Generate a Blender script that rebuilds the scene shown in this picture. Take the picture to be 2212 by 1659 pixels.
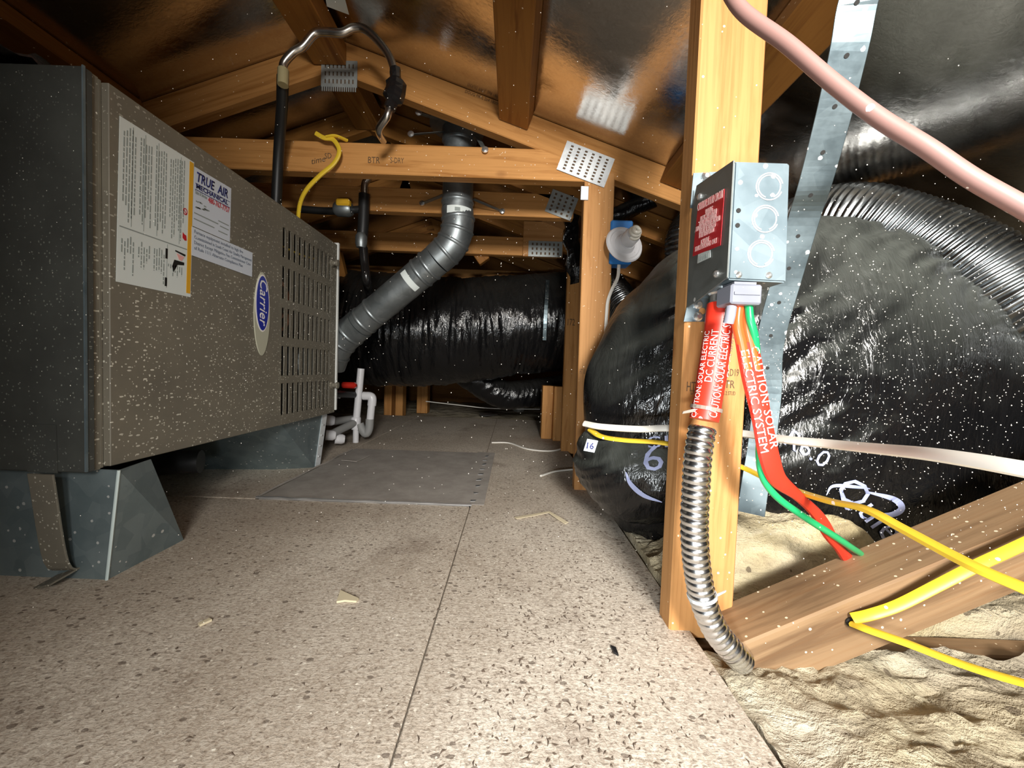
import bpy, bmesh, math, random
from mathutils import Vector as V, Matrix as M, Euler, noise
from mathutils.bvhtree import BVHTree
for o in list(bpy.data.objects): bpy.data.objects.remove(o, do_unlink=True)
random.seed(7)
S = bpy.context.scene
COL = S.collection
# ------------------------------------------------------------------ camera, world, lights, exposure
FPX, IW, IH = 831.0, 2212, 1659
PITCH, ROLL, CAMZ = math.radians(2.2), math.radians(2.0), .36
fw = V((0, math.cos(PITCH), -math.sin(PITCH)))
rt0 = V((1, 0, 0)); up0 = rt0.cross(fw)
rt = rt0*math.cos(ROLL) + up0*math.sin(ROLL)
up = -rt0*math.sin(ROLL) + up0*math.cos(ROLL)
CO = V((0, 0, CAMZ))
cam = bpy.data.cameras.new('camera'); camo = bpy.data.objects.new('camera', cam); COL.objects.link(camo)
camo.matrix_world = M(((rt.x, up.x, -fw.x, CO.x), (rt.y, up.y, -fw.y, CO.y), (rt.z, up.z, -fw.z, CO.z), (0, 0, 0, 1)))
cam.sensor_fit = 'HORIZONTAL'; cam.sensor_width = 36.0; cam.lens = 36.0*FPX/IW; cam.clip_start = .01; cam.clip_end = 60
S.camera = camo
w = bpy.data.worlds.new('world'); S.world = w; w.use_nodes = True
w.node_tree.nodes['Background'].inputs[0].default_value = (.8, .9, 1, 1); w.node_tree.nodes['Background'].inputs[1].default_value = .012
S.view_settings.view_transform = 'Standard'; S.view_settings.look = 'None'; S.view_settings.gamma = 1; S.view_settings.use_curve_mapping = False
S.view_settings.exposure = 0.0

def area(name, loc, target, sx, sy, power, color, spread):
    l = bpy.data.lights.new(name, 'AREA'); l.shape = 'RECTANGLE'; l.size = sx; l.size_y = sy; l.energy = power; l.color = color
    l.spread = math.radians(spread)
    o = bpy.data.objects.new(name, l); COL.objects.link(o); o.location = loc
    o.rotation_euler = (V(target)-V(loc)).to_track_quat('-Z', 'Y').to_euler()
    return o
# hand held work light just under the camera, and an added, unseen fill lamp some way behind the photographer
area('work_light', (-.05, -.16, .22), (.20, 1, .02), .10, .07, 2.8, (.93, .98, 1.0), 118)
area('fill_lamp', (.22, -1.0, .80), (.60, 1.0, .42), .30, .30, 20, (1.0, .97, .92), 90)

# ------------------------------------------------------------------ geometry helpers (all authored in world coordinates)
def ray(px, py): return fw + rt*((px-IW/2)/FPX) - up*((py-IH/2)/FPX)
def P(px, py, Y):
    d = ray(px, py); return CO + d*(Y/d.y)
def PX(px, py, X):
    d = ray(px, py); return CO + d*(X/d.x)
def PF(px, py, z=0.0):
    d = ray(px, py); return CO + d*((z-CO.z)/d.z)
W = {}
def empty(name, loc, label, cat, group=None):
    o = bpy.data.objects.new(name, None); COL.objects.link(o); o.location = loc; o.empty_display_size = .05
    W[o] = M.Translation(loc)
    return tag(o, label, cat, group)
def tag(o, label=None, cat=None, group=None, kind=None):
    if label: o['label'] = label
    if cat: o['category'] = cat
    if group: o['group'] = group
    if kind: o['kind'] = kind
    return o
def obj(name, bm, mat, parent=None, smooth=False, basis=None, kind=None, label=None):
    """link a bmesh (world coords) as one object under parent; basis = the object's own world matrix"""
    if parent is not None and basis is None: basis = W[parent]
    if basis is None:
        c = V((0, 0, 0)); zmin = min(v.co.z for v in bm.verts)
        for v in bm.verts: c += v.co
        c /= max(1, len(bm.verts)); c.z = zmin; basis = M.Translation(c)
    bm.transform(basis.inverted())
    bmesh.ops.recalc_face_normals(bm, faces=bm.faces)
    me = bpy.data.meshes.new(name); bm.to_mesh(me); bm.free()
    for m in (mat if isinstance(mat, (list, tuple)) else [mat]): me.materials.append(m)
    if smooth:
        for p in me.polygons: p.use_smooth = True
        try: me.set_sharp_from_angle(angle=math.radians(40))
        except Exception: pass
    o = bpy.data.objects.new(name, me); COL.objects.link(o)
    if parent is not None:
        o.parent = parent; o.matrix_basis = W[parent].inverted() @ basis
    else: o.matrix_basis = basis
    W[o] = basis.copy()
    if kind: o['kind'] = kind
    if label: o['label'] = label
    return o
def inst(src, parent, basis):
    o = src.copy(); COL.objects.link(o); o.parent = parent; o.matrix_basis = W[parent].inverted() @ basis; W[o] = basis.copy()
    return o
def nb(): return bmesh.new()
def hexa(bm, c):
    """c: 8 points bottom 4 ccw then top 4"""
    v = [bm.verts.new(p) for p in c]
    for f in ((0, 3, 2, 1), (4, 5, 6, 7), (0, 1, 5, 4), (1, 2, 6, 5), (2, 3, 7, 6), (3, 0, 4, 7)): bm.faces.new([v[i] for i in f])
    return v
def box(bm, a, b, bev=0):
    x0, y0, z0 = a; x1, y1, z1 = b
    vs = hexa(bm, [(x0, y0, z0), (x1, y0, z0), (x1, y1, z0), (x0, y1, z0), (x0, y0, z1), (x1, y0, z1), (x1, y1, z1), (x0, y1, z1)])
    if bev:
        es = list({e for v in vs for e in v.link_edges}); bmesh.ops.bevel(bm, geom=es, offset=bev, segments=1, affect='EDGES')
    return bm
def quadplate(bm, pts, n, t):
    """prism of a planar outline, thickness t along n"""
    n = V(n).normalized()*t
    a = [bm.verts.new(V(p)) for p in pts]; b = [bm.verts.new(V(p)+n) for p in pts]; k = len(a)
    bm.faces.new(a[::-1]); bm.faces.new(b)
    for i in range(k): bm.faces.new([a[i], a[(i+1) % k], b[(i+1) % k], b[i]])
    return bm
def smoothpath(pts, n=8):
    pts = [V(p) for p in pts]; out = []
    q = [pts[0]*2-pts[1]] + pts + [pts[-1]*2-pts[-2]]
    for i in range(1, len(q)-2):
        a, b, c, d = q[i-1:i+3]
        for j in range(n):
            t = j/n
            out.append(.5*((2*b)+(c-a)*t+(2*a-5*b+4*c-d)*t*t+(-a+3*b-3*c+d)*t**3))
    out.append(pts[-1]); return out
def resample(pts, step):
    out = [pts[0].copy()]; acc = 0
    for a, b in zip(pts, pts[1:]):
        L = (b-a).length
        if L < 1e-9: continue
        pos = step-acc
        while pos <= L: out.append(a+(b-a)*(pos/L)); pos += step
        acc = (acc+L) % step if False else L-(pos-step)
    if (out[-1]-pts[-1]).length > step*.3: out.append(pts[-1].copy())
    return out
def frames(pts, hint=(0, 0, 1), fixed=False):
    T = []
    for i in range(len(pts)):
        T.append((pts[min(i+1, len(pts)-1)]-pts[max(i-1, 0)]).normalized())
    n = V(hint); n = (n-T[0]*n.dot(T[0]))
    if n.length < 1e-4: n = T[0].orthogonal()
    n.normalize(); F = []
    for t in T:
        if fixed: n = V(hint)
        n = (n-t*n.dot(t)).normalized(); F.append((t, n, t.cross(n)))
    return F
def sweep(bm, pts, prof, hint=(0, 0, 1), scale=None, cap=True, fixed=False):
    """sweep a closed 2D profile [(n,b)] along pts; scale(i,s) multiplies"""
    F = frames(pts, hint, fixed); rings = []; s = 0
    for i, p in enumerate(pts):
        if i: s += (pts[i]-pts[i-1]).length
        k = scale(i, s) if scale else 1
        pr = prof(i, s) if callable(prof) else prof
        rings.append([bm.verts.new(p+F[i][1]*(a*k)+F[i][2]*(b*k)) for a, b in pr])
    n = len(rings[0])
    for r0, r1 in zip(rings, rings[1:]):
        for j in range(n): bm.faces.new([r0[j], r0[(j+1) % n], r1[(j+1) % n], r1[j]])
    if cap: bm.faces.new(rings[0][::-1]); bm.faces.new(rings[-1])
    return bm
def circ(r, n=10): return [(r*math.cos(2*math.pi*i/n), r*math.sin(2*math.pi*i/n)) for i in range(n)]
def flat(w_, t_, k=3):
    """rounded flat cable: n is thickness, b is width"""
    h = t_/2; out = []
    for sgn in (1, -1):
        for i in range(k+1):
            a = -math.pi/2+math.pi*i/k
            out.append((math.sin(a)*h*sgn, sgn*(w_/2-h+math.cos(a)*h)))
    return out
def tube(bm, pts, r, n=10, sm=6, hint=(0, 0, 1), cap=True):
    p = smoothpath(pts, sm) if sm and len(pts) > 2 else [V(q) for q in pts]
    return sweep(bm, p, circ(r, n), hint, cap=cap)
def lathe(bm, prof, org, axis, n=24, cap=True):
    """prof [(r, h)] about axis"""
    ax = V(axis).normalized(); u = ax.orthogonal().normalized(); v = ax.cross(u); rings = []
    for r, h in prof:
        rings.append([bm.verts.new(V(org)+ax*h+(u*math.cos(2*math.pi*i/n)+v*math.sin(2*math.pi*i/n))*max(r, 1e-5)) for i in range(n)])
    for a, b in zip(rings, rings[1:]):
        for j in range(n): bm.faces.new([a[j], a[(j+1) % n], b[(j+1) % n], b[j]])
    if cap: bm.faces.new(rings[0][::-1]); bm.faces.new(rings[-1])
    return bm
def lumber(name, p0, p1, w_, t_, wdir, mat, parent=None, bev=.0025, cut=None):
    """board from p0 to p1 (centre line); w_ along wdir, t_ across"""
    p0 = V(p0); p1 = V(p1); ax = (p1-p0); L = ax.length; ax.normalize(); y = V(wdir); y = (y-ax*y.dot(ax)).normalized(); z = ax.cross(y)
    B = M(((ax.x, y.x, z.x, p0.x), (ax.y, y.y, z.y, p0.y), (ax.z, y.z, z.z, p0.z), (0, 0, 0, 1)))
    bm = nb(); box(bm, (0, -w_/2, -t_/2), (L, w_/2, t_/2), bev)
    bm.transform(B)
    return obj(name, bm, mat, parent, basis=B)
def textbm(body, org, u, v, width=None, height=.01, thick=.0003, bold=False, shear=0.0, align='LEFT', fn=None, sub=0):
    """lettering as real geometry: text x along u, y along v; fn(x,y)->point overrides"""
    cu = bpy.data.curves.new('txt', 'FONT'); cu.body = body; cu.shear = shear; cu.resolution_u = 2; cu.space_line = 1.0
    if bold: cu.offset = .018
    to = bpy.data.objects.new('txt', cu); COL.objects.link(to)
    dg = bpy.context.evaluated_depsgraph_get(); dg.update()
    me = bpy.data.meshes.new_from_object(to.evaluated_get(dg)); bpy.data.objects.remove(to, do_unlink=True); bpy.data.curves.remove(cu)
    bm = nb(); bm.from_mesh(me); bpy.data.meshes.remove(me)
    if not bm.verts: return bm
    if sub:
        bmesh.ops.triangulate(bm, faces=bm.faces); bmesh.ops.subdivide_edges(bm, edges=bm.edges, cuts=sub, use_grid_fill=True)
    xs = [q.co.x for q in bm.verts]; ys = [q.co.y for q in bm.verts]; x0, x1, y0, y1 = min(xs), max(xs), min(ys), max(ys)
    sy = height/(y1-y0); sx = width/(x1-x0) if width else sy
    off = {'LEFT': 0, 'CENTER': -.5*(x1-x0)*sx}[align]
    u = V(u).normalized() if u is not None else None; v = V(v).normalized() if v is not None else None
    for q in bm.verts:
        x = (q.co.x-x0)*sx+off; y = (q.co.y-y0)*sy
        q.co = fn(x, y) if fn else V(org)+u*x+v*y
    if thick and not fn:
        n = u.cross(v)*thick
        r = bmesh.ops.extrude_face_region(bm, geom=bm.faces[:])
        for e in r['geom']:
            if isinstance(e, bmesh.types.BMVert): e.co += n
    return bm
def merge(dst, src):
    me = bpy.data.meshes.new('t'); src.to_mesh(me); src.free(); dst.from_mesh(me); bpy.data.meshes.remove(me); return dst
def perf(bm, org, u, v, w_, h_, cols, rows, sw, sh, t_=.0015, mx=.06, my=.06):
    """plate with real slots: a grid of cells with the slot cells left open"""
    u = V(u).normalized(); v = V(v).normalized(); n = u.cross(v).normalized()*t_
    xs = [-w_/2]; ys = [-h_/2]
    for i in range(cols):
        c = -w_/2+w_*(mx+(1-2*mx)*(i+.5)/cols); xs += [c-sw/2, c+sw/2]
    for i in range(rows):
        c = -h_/2+h_*(my+(1-2*my)*(i+.5)/rows); ys += [c-sh/2, c+sh/2]
    xs.append(w_/2); ys.append(h_/2)
    for s in (0, 1):
        g = [[bm.verts.new(V(org)+u*x+v*y+n*s) for y in ys] for x in xs]
        for i in range(len(xs)-1):
            for j in range(len(ys)-1):
                if i % 2 and j % 2: continue
                bm.faces.new([g[i][j], g[i+1][j], g[i+1][j+1], g[i][j+1]])
    return bm
def fbm(p, o=4): 
    s = 0; a = 1
    for _ in range(o): s += a*noise.noise(p); a *= .5; p = p*2.1
    return s

# ------------------------------------------------------------------ materials
def hx(h):
    h = h.lstrip('#'); c = [int(h[i:i+2], 16)/255 for i in (0, 2, 4)]
    return tuple(x/12.92 if x <= .04045 else ((x+.055)/1.055)**2.4 for x in c)+(1,)
class MT:
    def __init__(s, name, col=(.5, .5, .5, 1), rough=.5, metal=0.0):
        s.m = bpy.data.materials.new(name); s.m.use_nodes = True; s.t = s.m.node_tree; s.b = s.t.nodes['Principled BSDF']
        s.b.inputs['Base Color'].default_value = col; s.b.inputs['Roughness'].default_value = rough; s.b.inputs['Metallic'].default_value = metal
        s.co = None
    def n(s, kind, **kw):
        nd = s.t.nodes.new(kind)
        for k, v_ in kw.items():
            if k.startswith('i_'): nd.inputs[k[2:].replace('_', ' ')].default_value = v_
            else: setattr(nd, k, v_)
        return nd
    def l(s, a, b): s.t.links.new(a, b)
    def coord(s, scale=(1, 1, 1), rnd=False, kind='Object'):
        tc = s.n('ShaderNodeTexCoord'); mp = s.n('ShaderNodeMapping'); mp.inputs['Scale'].default_value = scale
        src = tc.outputs[kind]
        if rnd:
            oi = s.n('ShaderNodeObjectInfo'); ml = s.n('ShaderNodeMath', operation='MULTIPLY'); ml.inputs[1].default_value = 50
            s.l(oi.outputs['Random'], ml.inputs[0]); ad = s.n('ShaderNodeVectorMath', operation='ADD'); s.l(src, ad.inputs[0]); s.l(ml.outputs[0], ad.inputs[1]); src = ad.outputs[0]
        s.l(src, mp.inputs[0]); return mp.outputs[0]
    def noise(s, vec, scale=5, detail=4, rough=.5, dist=0.0):
        nd = s.n('ShaderNodeTexNoise'); nd.inputs['Scale'].default_value = scale; nd.inputs['Detail'].default_value = detail; nd.inputs['Roughness'].default_value = rough; nd.inputs['Distortion'].default_value = dist
        s.l(vec, nd.inputs['Vector']); return nd.outputs['Fac']
    def ramp(s, fac, stops):
        r = s.n('ShaderNodeValToRGB'); e = r.color_ramp.elements
        while len(e) < len(stops): e.new(.5)
        for k, (p, c) in enumerate(stops): e[k].position = p; e[k].color = c if len(c) == 4 else tuple(c)+(1,)
        s.l(fac, r.inputs[0]); return r.outputs[0]
    def mix(s, fac, a, b):
        m = s.n('ShaderNodeMix', data_type='RGBA')
        for sock, val in ((m.inputs[0], fac), (m.inputs[6], a), (m.inputs[7], b)):
            if hasattr(val, 'is_output') or isinstance(val, bpy.types.NodeSocket): s.l(val, sock)
            else: sock.default_value = val
        return m.outputs[2]
    def math(s, op, a, b):
        m = s.n('ShaderNodeMath', operation=op)
        for k, val in enumerate((a, b)):
            if isinstance(val, bpy.types.NodeSocket): s.l(val, m.inputs[k])
            else: m.inputs[k].default_value = val
        return m.outputs[0]
    def specks(s, vec, scale, size, dens):
        vo = s.n('ShaderNodeTexVoronoi'); vo.inputs['Scale'].default_value = scale; s.l(vec, vo.inputs['Vector'])
        sp = s.n('ShaderNodeSeparateColor'); s.l(vo.outputs['Color'], sp.inputs[0])
        a = s.math('LESS_THAN', s.math('ADD', vo.outputs['Distance'], s.math('MULTIPLY', s.noise(vec, scale*2.5, 2, .6), size*1.1)), s.math('MULTIPLY', s.math('ADD', sp.outputs[1], .35), size*1.6))
        d = s.math('LESS_THAN', sp.outputs[0], dens)
        return s.math('MULTIPLY', a, d)
    def dust(s, base, vec, col, amount=1.0, lo=.1, hi=.9):
        """dust lying on the faces that look up"""
        g = s.n('ShaderNodeNewGeometry'); sx = s.n('ShaderNodeSeparateXYZ'); s.l(g.outputs['Normal'], sx.inputs[0])
        mr = s.n('ShaderNodeMapRange'); mr.inputs['From Min'].default_value = lo; mr.inputs['From Max'].default_value = hi; mr.inputs['To Max'].default_value = amount
        s.l(sx.outputs[2], mr.inputs['Value']); nz = s.noise(vec, 6, 5, .6)
        f = s.math('MULTIPLY', mr.outputs[0], s.ramp(nz, [(.3, (.45, .45, .45)), (.65, (1, 1, 1))]))
        return s.mix(f, base, col), f
    def base(s, c): s.l(c, s.b.inputs['Base Color']); return s
    def rough(s, c): s.l(c, s.b.inputs['Roughness']); return s
    def bump(s, h, strength=.3, dist=.002):
        b = s.n('ShaderNodeBump'); b.inputs['Strength'].default_value = strength; b.inputs['Distance'].default_value = dist
        s.l(h, b.inputs['Height']); s.l(b.outputs[0], s.b.inputs['Normal']); return s

def wood(name, light, dark, dens=.12):
    m = MT(name, rough=.62); v = m.coord((1.3, 20, 20), True); n1 = m.noise(v, 2.2, 6, .6, .6)
    v2 = m.coord((1, 4, 4), True); n2 = m.noise(v2, 2.0, 3, .5)
    v3 = m.coord((2.5, 90, 90), True); n3 = m.noise(v3, 2, 3, .5)
    c = m.ramp(n1, [(.3, hx(dark)), (.5, hx(light)), (.72, hx(light))])
    c = m.mix(m.math('MULTIPLY', m.ramp(n2, [(.45, (0, 0, 0)), (.75, (1, 1, 1))]), .35), c, hx(dark))
    c = m.mix(m.math('MULTIPLY', m.ramp(n3, [(.5, (0, 0, 0)), (.7, (1, 1, 1))]), .22), c, hx('#7a4a1e'))
    kn = m.n('ShaderNodeTexVoronoi'); kn.inputs['Scale'].default_value = 3.4; m.l(m.coord((1, 1.7, 1.7), True), kn.inputs['Vector'])
    c = m.mix(m.math('MULTIPLY', m.ramp(kn.outputs['Distance'], [(.03, (1, 1, 1)), (.085, (0, 0, 0))]), .6), c, hx('#6b3a17'))
    vv = m.coord((1, 1, 1), True); c = m.mix(m.math('MULTIPLY', m.specks(vv, 120, .14, dens), .8), c, hx('#f6e6c8'))
    m.base(c); m.bump(n3, .25, .001); m.b.inputs['Specular IOR Level'].default_value = .25
    return m.m
WOOD = wood('fir_wood', '#c48d51', '#a06a33')
WOODN = wood('fir_wood_pale', '#c28e58', '#a26d3a', .3)
WOODB = wood('fir_wood_brown', '#96662f', '#70441c')
WOODG = wood('fir_wood_dusty', '#95795a', '#6f563e', .3)

def mk_foil():
    m = MT('radiant_foil', rough=.16, metal=1.0); v = m.coord()
    n1 = m.noise(v, 80, 5, .65, 1.5); n2 = m.noise(m.coord((2, 5, 2)), 4, 4, .55)
    c = m.ramp(n1, [(.3, (.60, .565, .52)), (.7, (.72, .685, .64))])
    c = m.mix(m.math('MULTIPLY', m.specks(v, 60, .12, .2), .8), c, (.9, .88, .84, 1))
    m.base(c); m.rough(m.ramp(n2, [(.35, (.10,)*3), (.7, (.24,)*3)]))
    m.bump(m.math('ADD', m.math('MULTIPLY', n1, .22), m.math('MULTIPLY', n2, .5)), .17, .006); return m.m
FOIL = mk_foil()
def mk_board():
    m = MT('particle_board', rough=.85); v = m.coord(); v2 = m.coord((1, 1.0, 1))
    n1 = m.noise(v, 2.3, 5, .6); n2 = m.noise(v, 210, 4, .7, .8); n3 = m.noise(m.coord((110, 260, 110)), 1.2, 3, .6)
    c = m.ramp(n2, [(.30, hx('#8b7e70')), (.45, hx('#c0b3a3')), (.58, hx('#d8cdbd')), (.75, hx('#ece3d4'))])
    c = m.mix(m.math('MULTIPLY', m.ramp(n1, [(.35, (1,)*3), (.6, (0,)*3)]), .45), c, hx('#8a7763'))
    c = m.mix(m.math('MULTIPLY', m.ramp(n3, [(.58, (0,)*3), (.70, (1,)*3)]), .55), c, hx('#5f5044'))
    c = m.mix(m.math('MULTIPLY', m.specks(m.coord((1, 1.6, 1)), 85, .26, .25), .7), c, hx('#5b4d42'))
    c = m.mix(m.math('MULTIPLY', m.specks(v, 190, .24, .10), .7), c, hx('#efe6d4'))
    # brown stains
    vo = m.noise(m.coord((1, .7, 1)), 7, 6, .65); c = m.mix(m.math('MULTIPLY', m.ramp(vo, [(.56, (0,)*3), (.72, (1,)*3)]), .5), c, hx('#6f5c4d'))
    m.base(c); m.bump(m.math('ADD', n2, n3), .5, .0016); m.b.inputs['Specular IOR Level'].default_value = .15; return m.m
BOARD = mk_board()
def mk_hatch():
    m = MT('hatch_panel_grey', rough=.7); v = m.coord(); n = m.noise(v, 12, 6, .65); n2 = m.noise(v, 120, 3, .6)
    m.base(m.mix(m.math('MULTIPLY', n2, .3), m.ramp(n, [(.3, hx('#958e86')), (.7, hx('#b5aea6'))]), hx('#7c746c'))); m.bump(n2, .3, .001); return m.m
HATCH = mk_hatch()
def paint(name, col, col2, rough, dens=.3, metal=0.0, sc=70, sz=.2, sp='#d8d4c4', spf=.75):
    m = MT(name, rough=rough, metal=metal); v = m.coord(); n = m.noise(v, 9, 5, .6)
    c = m.ramp(n, [(.3, hx(col)), (.7, hx(col2))])
    if dens:
        big = m.noise(v, 3, 3, .5); f = m.math('MULTIPLY', m.math('MAXIMUM', m.specks(m.coord((1, 1, .8)), sc, sz, dens), m.specks(m.coord((1, .45, 1.1)), sc*.8, sz*.9, dens*.8)), m.ramp(big, [(.35, (.25,)*3), (.6, (1,)*3)]))
        c = m.mix(m.math('MULTIPLY', f, spf), c, hx(sp)); f2 = m.specks(v, sc*.5, .10, dens*.4); c = m.mix(f2, c, hx('#efece0'))
    m.base(c); m.bump(m.noise(v, 160, 2, .5), .08, .0008); return m.m
FURN = paint('furnace_paint', '#6a655a', '#7a7466', .55, .7, sc=210, sz=.20, spf=.85)
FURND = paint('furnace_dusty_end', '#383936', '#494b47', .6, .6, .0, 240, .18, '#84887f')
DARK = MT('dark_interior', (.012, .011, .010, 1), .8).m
def galv(name, a, b, rough=.38, metal=.8, dens=.15):
    m = MT(name, metal=metal); v = m.coord(); vo = m.n('ShaderNodeTexVoronoi'); vo.inputs['Scale'].default_value = 38; m.l(v, vo.inputs['Vector'])
    sp = m.n('ShaderNodeSeparateColor'); m.l(vo.outputs['Color'], sp.inputs[0]); n = m.noise(v, 14, 5, .65)
    c = m.ramp(m.math('ADD', m.math('MULTIPLY', sp.outputs[0], .25), m.math('MULTIPLY', n, .8)), [(.25, hx(a)), (.75, hx(b))])
    if dens: c = m.mix(m.math('MULTIPLY', m.specks(v, 110, .2, dens), .85), c, hx('#f2f4f2'))
    m.base(c); m.rough(m.ramp(n, [(.3, (rough-.08,)*3), (.7, (rough+.1,)*3)])); return m.m
GALV = galv('galvanised_steel', '#62727a', '#7d8b91', .5, .55, .28)
GALVP = galv('galvanised_pipe', '#7b8284', '#979d9f', .42, .85, .0)
GALVS = galv('galvanised_stand', '#76868a', '#94a2a5', .45, .6, .2)
TPLATE = galv('dull_truss_plate', '#8d9290', '#a9adab', .5, .3, .0)
PLATE = galv('truss_plate_steel', '#c9cdd0', '#e6e9ea', .45, .45, .0)
STEELD = galv('dark_cover_steel', '#686d6b', '#7c817f', .45, .45, .03)
STRAPM = galv('strap_steel', '#535f64', '#6b777b', .38, .85, .4)
CHROME = MT('bright_conduit_steel', (.74, .75, .77, 1), .22, 1.0).m
SCREW = MT('zinc_screw', (.82, .83, .83, 1), .28, .9).m
COPPER = MT('bare_tube_metal', (.55, .52, .48, 1), .28, 1.0).m
SILV = galv('flex_duct_foil', '#7d8183', '#a4a8aa', .28, 1.0, .04)
def plastic(name, wr=1.0, dustcol='#6d7069', damt=.8, dens=.0):
    m = MT(name, rough=.2); v = m.coord()
    n1 = m.noise(m.coord((9, 3, 3)), 2.5, 5, .62, 1.2); n2 = m.noise(m.coord((30, 10, 6)), 2, 3, .6, .8)
    c, f = m.dust((.006, .006, .0065, 1), v, hx(dustcol), damt, .02, .75)
    if dens: c = m.mix(m.specks(v, 95, .2, dens), c, (.75, .75, .73, 1))
    m.base(c); m.rough(m.math('ADD', m.math('MULTIPLY', f, .6), .17))
    m.bump(m.math('ADD', n1, m.math('MULTIPLY', n2, .4)), .55*wr, .02); return m.m
BLACKP = plastic('black_duct_wrap', .65, '#60645e', .9)
BLACKB = plastic('black_duct_wrap_far', .8, '#33322e', .45)
RUBBER = MT('black_pipe_insulation', (.012, .012, .012, 1), .45).m
TAPE = MT('black_tape', (.01, .009, .009, 1), .22).m
def mk_ins(name, a, b, c3):
    m = MT(name, rough=.95); v = m.coord(); n = m.noise(m.coord((3, 6, 8)), 3, 7, .68, .9); n2 = m.noise(v, 180, 3, .7); n3 = m.noise(v, 4.5, 3, .5)
    c = m.ramp(n, [(.28, hx(c3)), (.5, hx(a)), (.7, hx(b))]); c = m.mix(m.math('MULTIPLY', m.ramp(n3, [(.4, (0,)*3), (.65, (1,)*3)]), .6), c, hx('#b7ac9d'))
    c = m.mix(m.math('MULTIPLY', m.specks(m.coord((1, 1, 1)), 48, .2, .22), .75), c, hx('#5d5042'))
    m.base(c); m.bump(m.math('ADD', n, m.math('MULTIPLY', n2, .35)), .9, .018); m.b.inputs['Specular IOR Level'].default_value = .1; return m.m
INSUL = mk_ins('fibreglass_insulation', '#cdbd95', '#e2d5b4', '#8c7c60')
INSULG = mk_ins('fibreglass_insulation_grey', '#b7ab90', '#d8cfb4', '#7f735f')
def plain(name, h, rough=.45, spk=0, **kw):
    m = MT(name, hx(h), rough)
    if spk: m.base(m.mix(m.specks(m.coord(), 120, .2, spk), hx(h), hx('#fbf3ea')))
    for k, v_ in kw.items(): m.b.inputs[k].default_value = v_
    return m.m
WHITE = plain('white_cable', '#e4e0d6', .4, .1); YELLOW = plain('yellow_cable', '#e3bf33', .42, .12); PINK = plain('pinkish_cable', '#8f6d66', .5, .12)
RED = plain('red_sleeve', '#cf3220', .42, .08); ORANGE = plain('orange_wire', '#e8602c', .3, .05); GREEN = plain('green_wire', '#1fa564', .3, .1)
LETTERW = plain('white_lettering', '#f3efe9', .5); PVC = plain('white_pvc', '#d9d8da', .3); PVCG = plain('dusty_pvc', '#8e8e8c', .6)
GREYP = plain('grey_connector_plastic', '#8b8e9a', .4, .1); LABEL = plain('white_label', '#d7dedb', .4); LABELB = plain('bluish_label', '#cfd6e0', .4)
INK = plain('grey_ink', '#8f9794', .5); INKD = plain('black_ink', '#1b1a18', .5); NAVY = plain('navy_ink', '#232a6b', .4); REDL = plain('red_label', '#c21f2a', .35); PINKI = plain('pale_red_ink', '#e6a9a4', .4)
ORSTRIP = plain('amber_strip', '#dba42b', .4); BADGE = plain('badge_champagne', '#b9b8a4', .3); CERAM = plain('white_porcelain', '#d9d8da', .3); BLUEB = plain('blue_box_plastic', '#2f7ac4', .4)
CFL = plain('lamp_glass_white', '#d8d3c6', .25); REDV = plain('red_valve_plastic', '#b8281c', .3); YVALVE = plain('yellow_valve', '#d9a92a', .4); STAMP = plain('wood_stamp_ink', '#5d4630', .8); PRINT = plain('lavender_print', '#aab2d8', .4)
FTAPE = MT('foil_tape', (.66, .67, .68, 1), .3, .85).m
ZIP = plain('clear_tie', '#8d8076', .3); TAN = plain('tan_paper', '#cdbfa0', .7); BLACKSCRAP = plain('black_scrap', '#1c1c1d', .5)
WRAPP = plain('pinkish_lining', '#5b4440', .8)

# ------------------------------------------------------------------ setting
XR, ZR, SR, SL = -.557, 1.312, .34, .365        # ridge and slopes of the roof deck
def roofz(x): return ZR-SR*(x-XR) if x > XR else ZR-SL*(XR-x)
bm = nb()
for xa, xb in ((XR, 3.6), (XR, -3.6)):
    za, zb = roofz(xa), roofz(xb)
    hexa(bm, [(xa, -2.2, za), (xb, -2.2, zb), (xb, 4.4, zb), (xa, 4.4, za), (xa, -2.2, za+.02), (xb, -2.2, zb+.02), (xb, 4.4, zb+.02), (xa, 4.4, za+.02)])
ceiling = obj('ceiling', bm, FOIL, kind='structure'); ceiling['label'] = 'shiny foil-faced underside of the gable roof'
bm = nb(); box(bm, (-3.6, -2.2, -.16), (3.6, 4.4, -.13)); floor = obj('floor', bm, WOODG, kind='structure')
for a, b in (((-1.9, -1.2, -.016), (-.099, .985, 0)), ((-.0972, -1.2, -.016), (.264, 2.75, 0)), ((-1.9, .99, -.016), (-.66, 2.75, 0)), ((-.655, 1.62, -.016), (-.099, 2.75, 0))):
    bm = nb(); box(bm, a, b, .0015); obj('floor_panel', bm, BOARD, floor)
bm = nb(); box(bm, (-3.6, 4.3, -.2), (3.6, 4.36, 1.5)); obj('wall_back', bm, WOODB, kind='structure')

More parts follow.
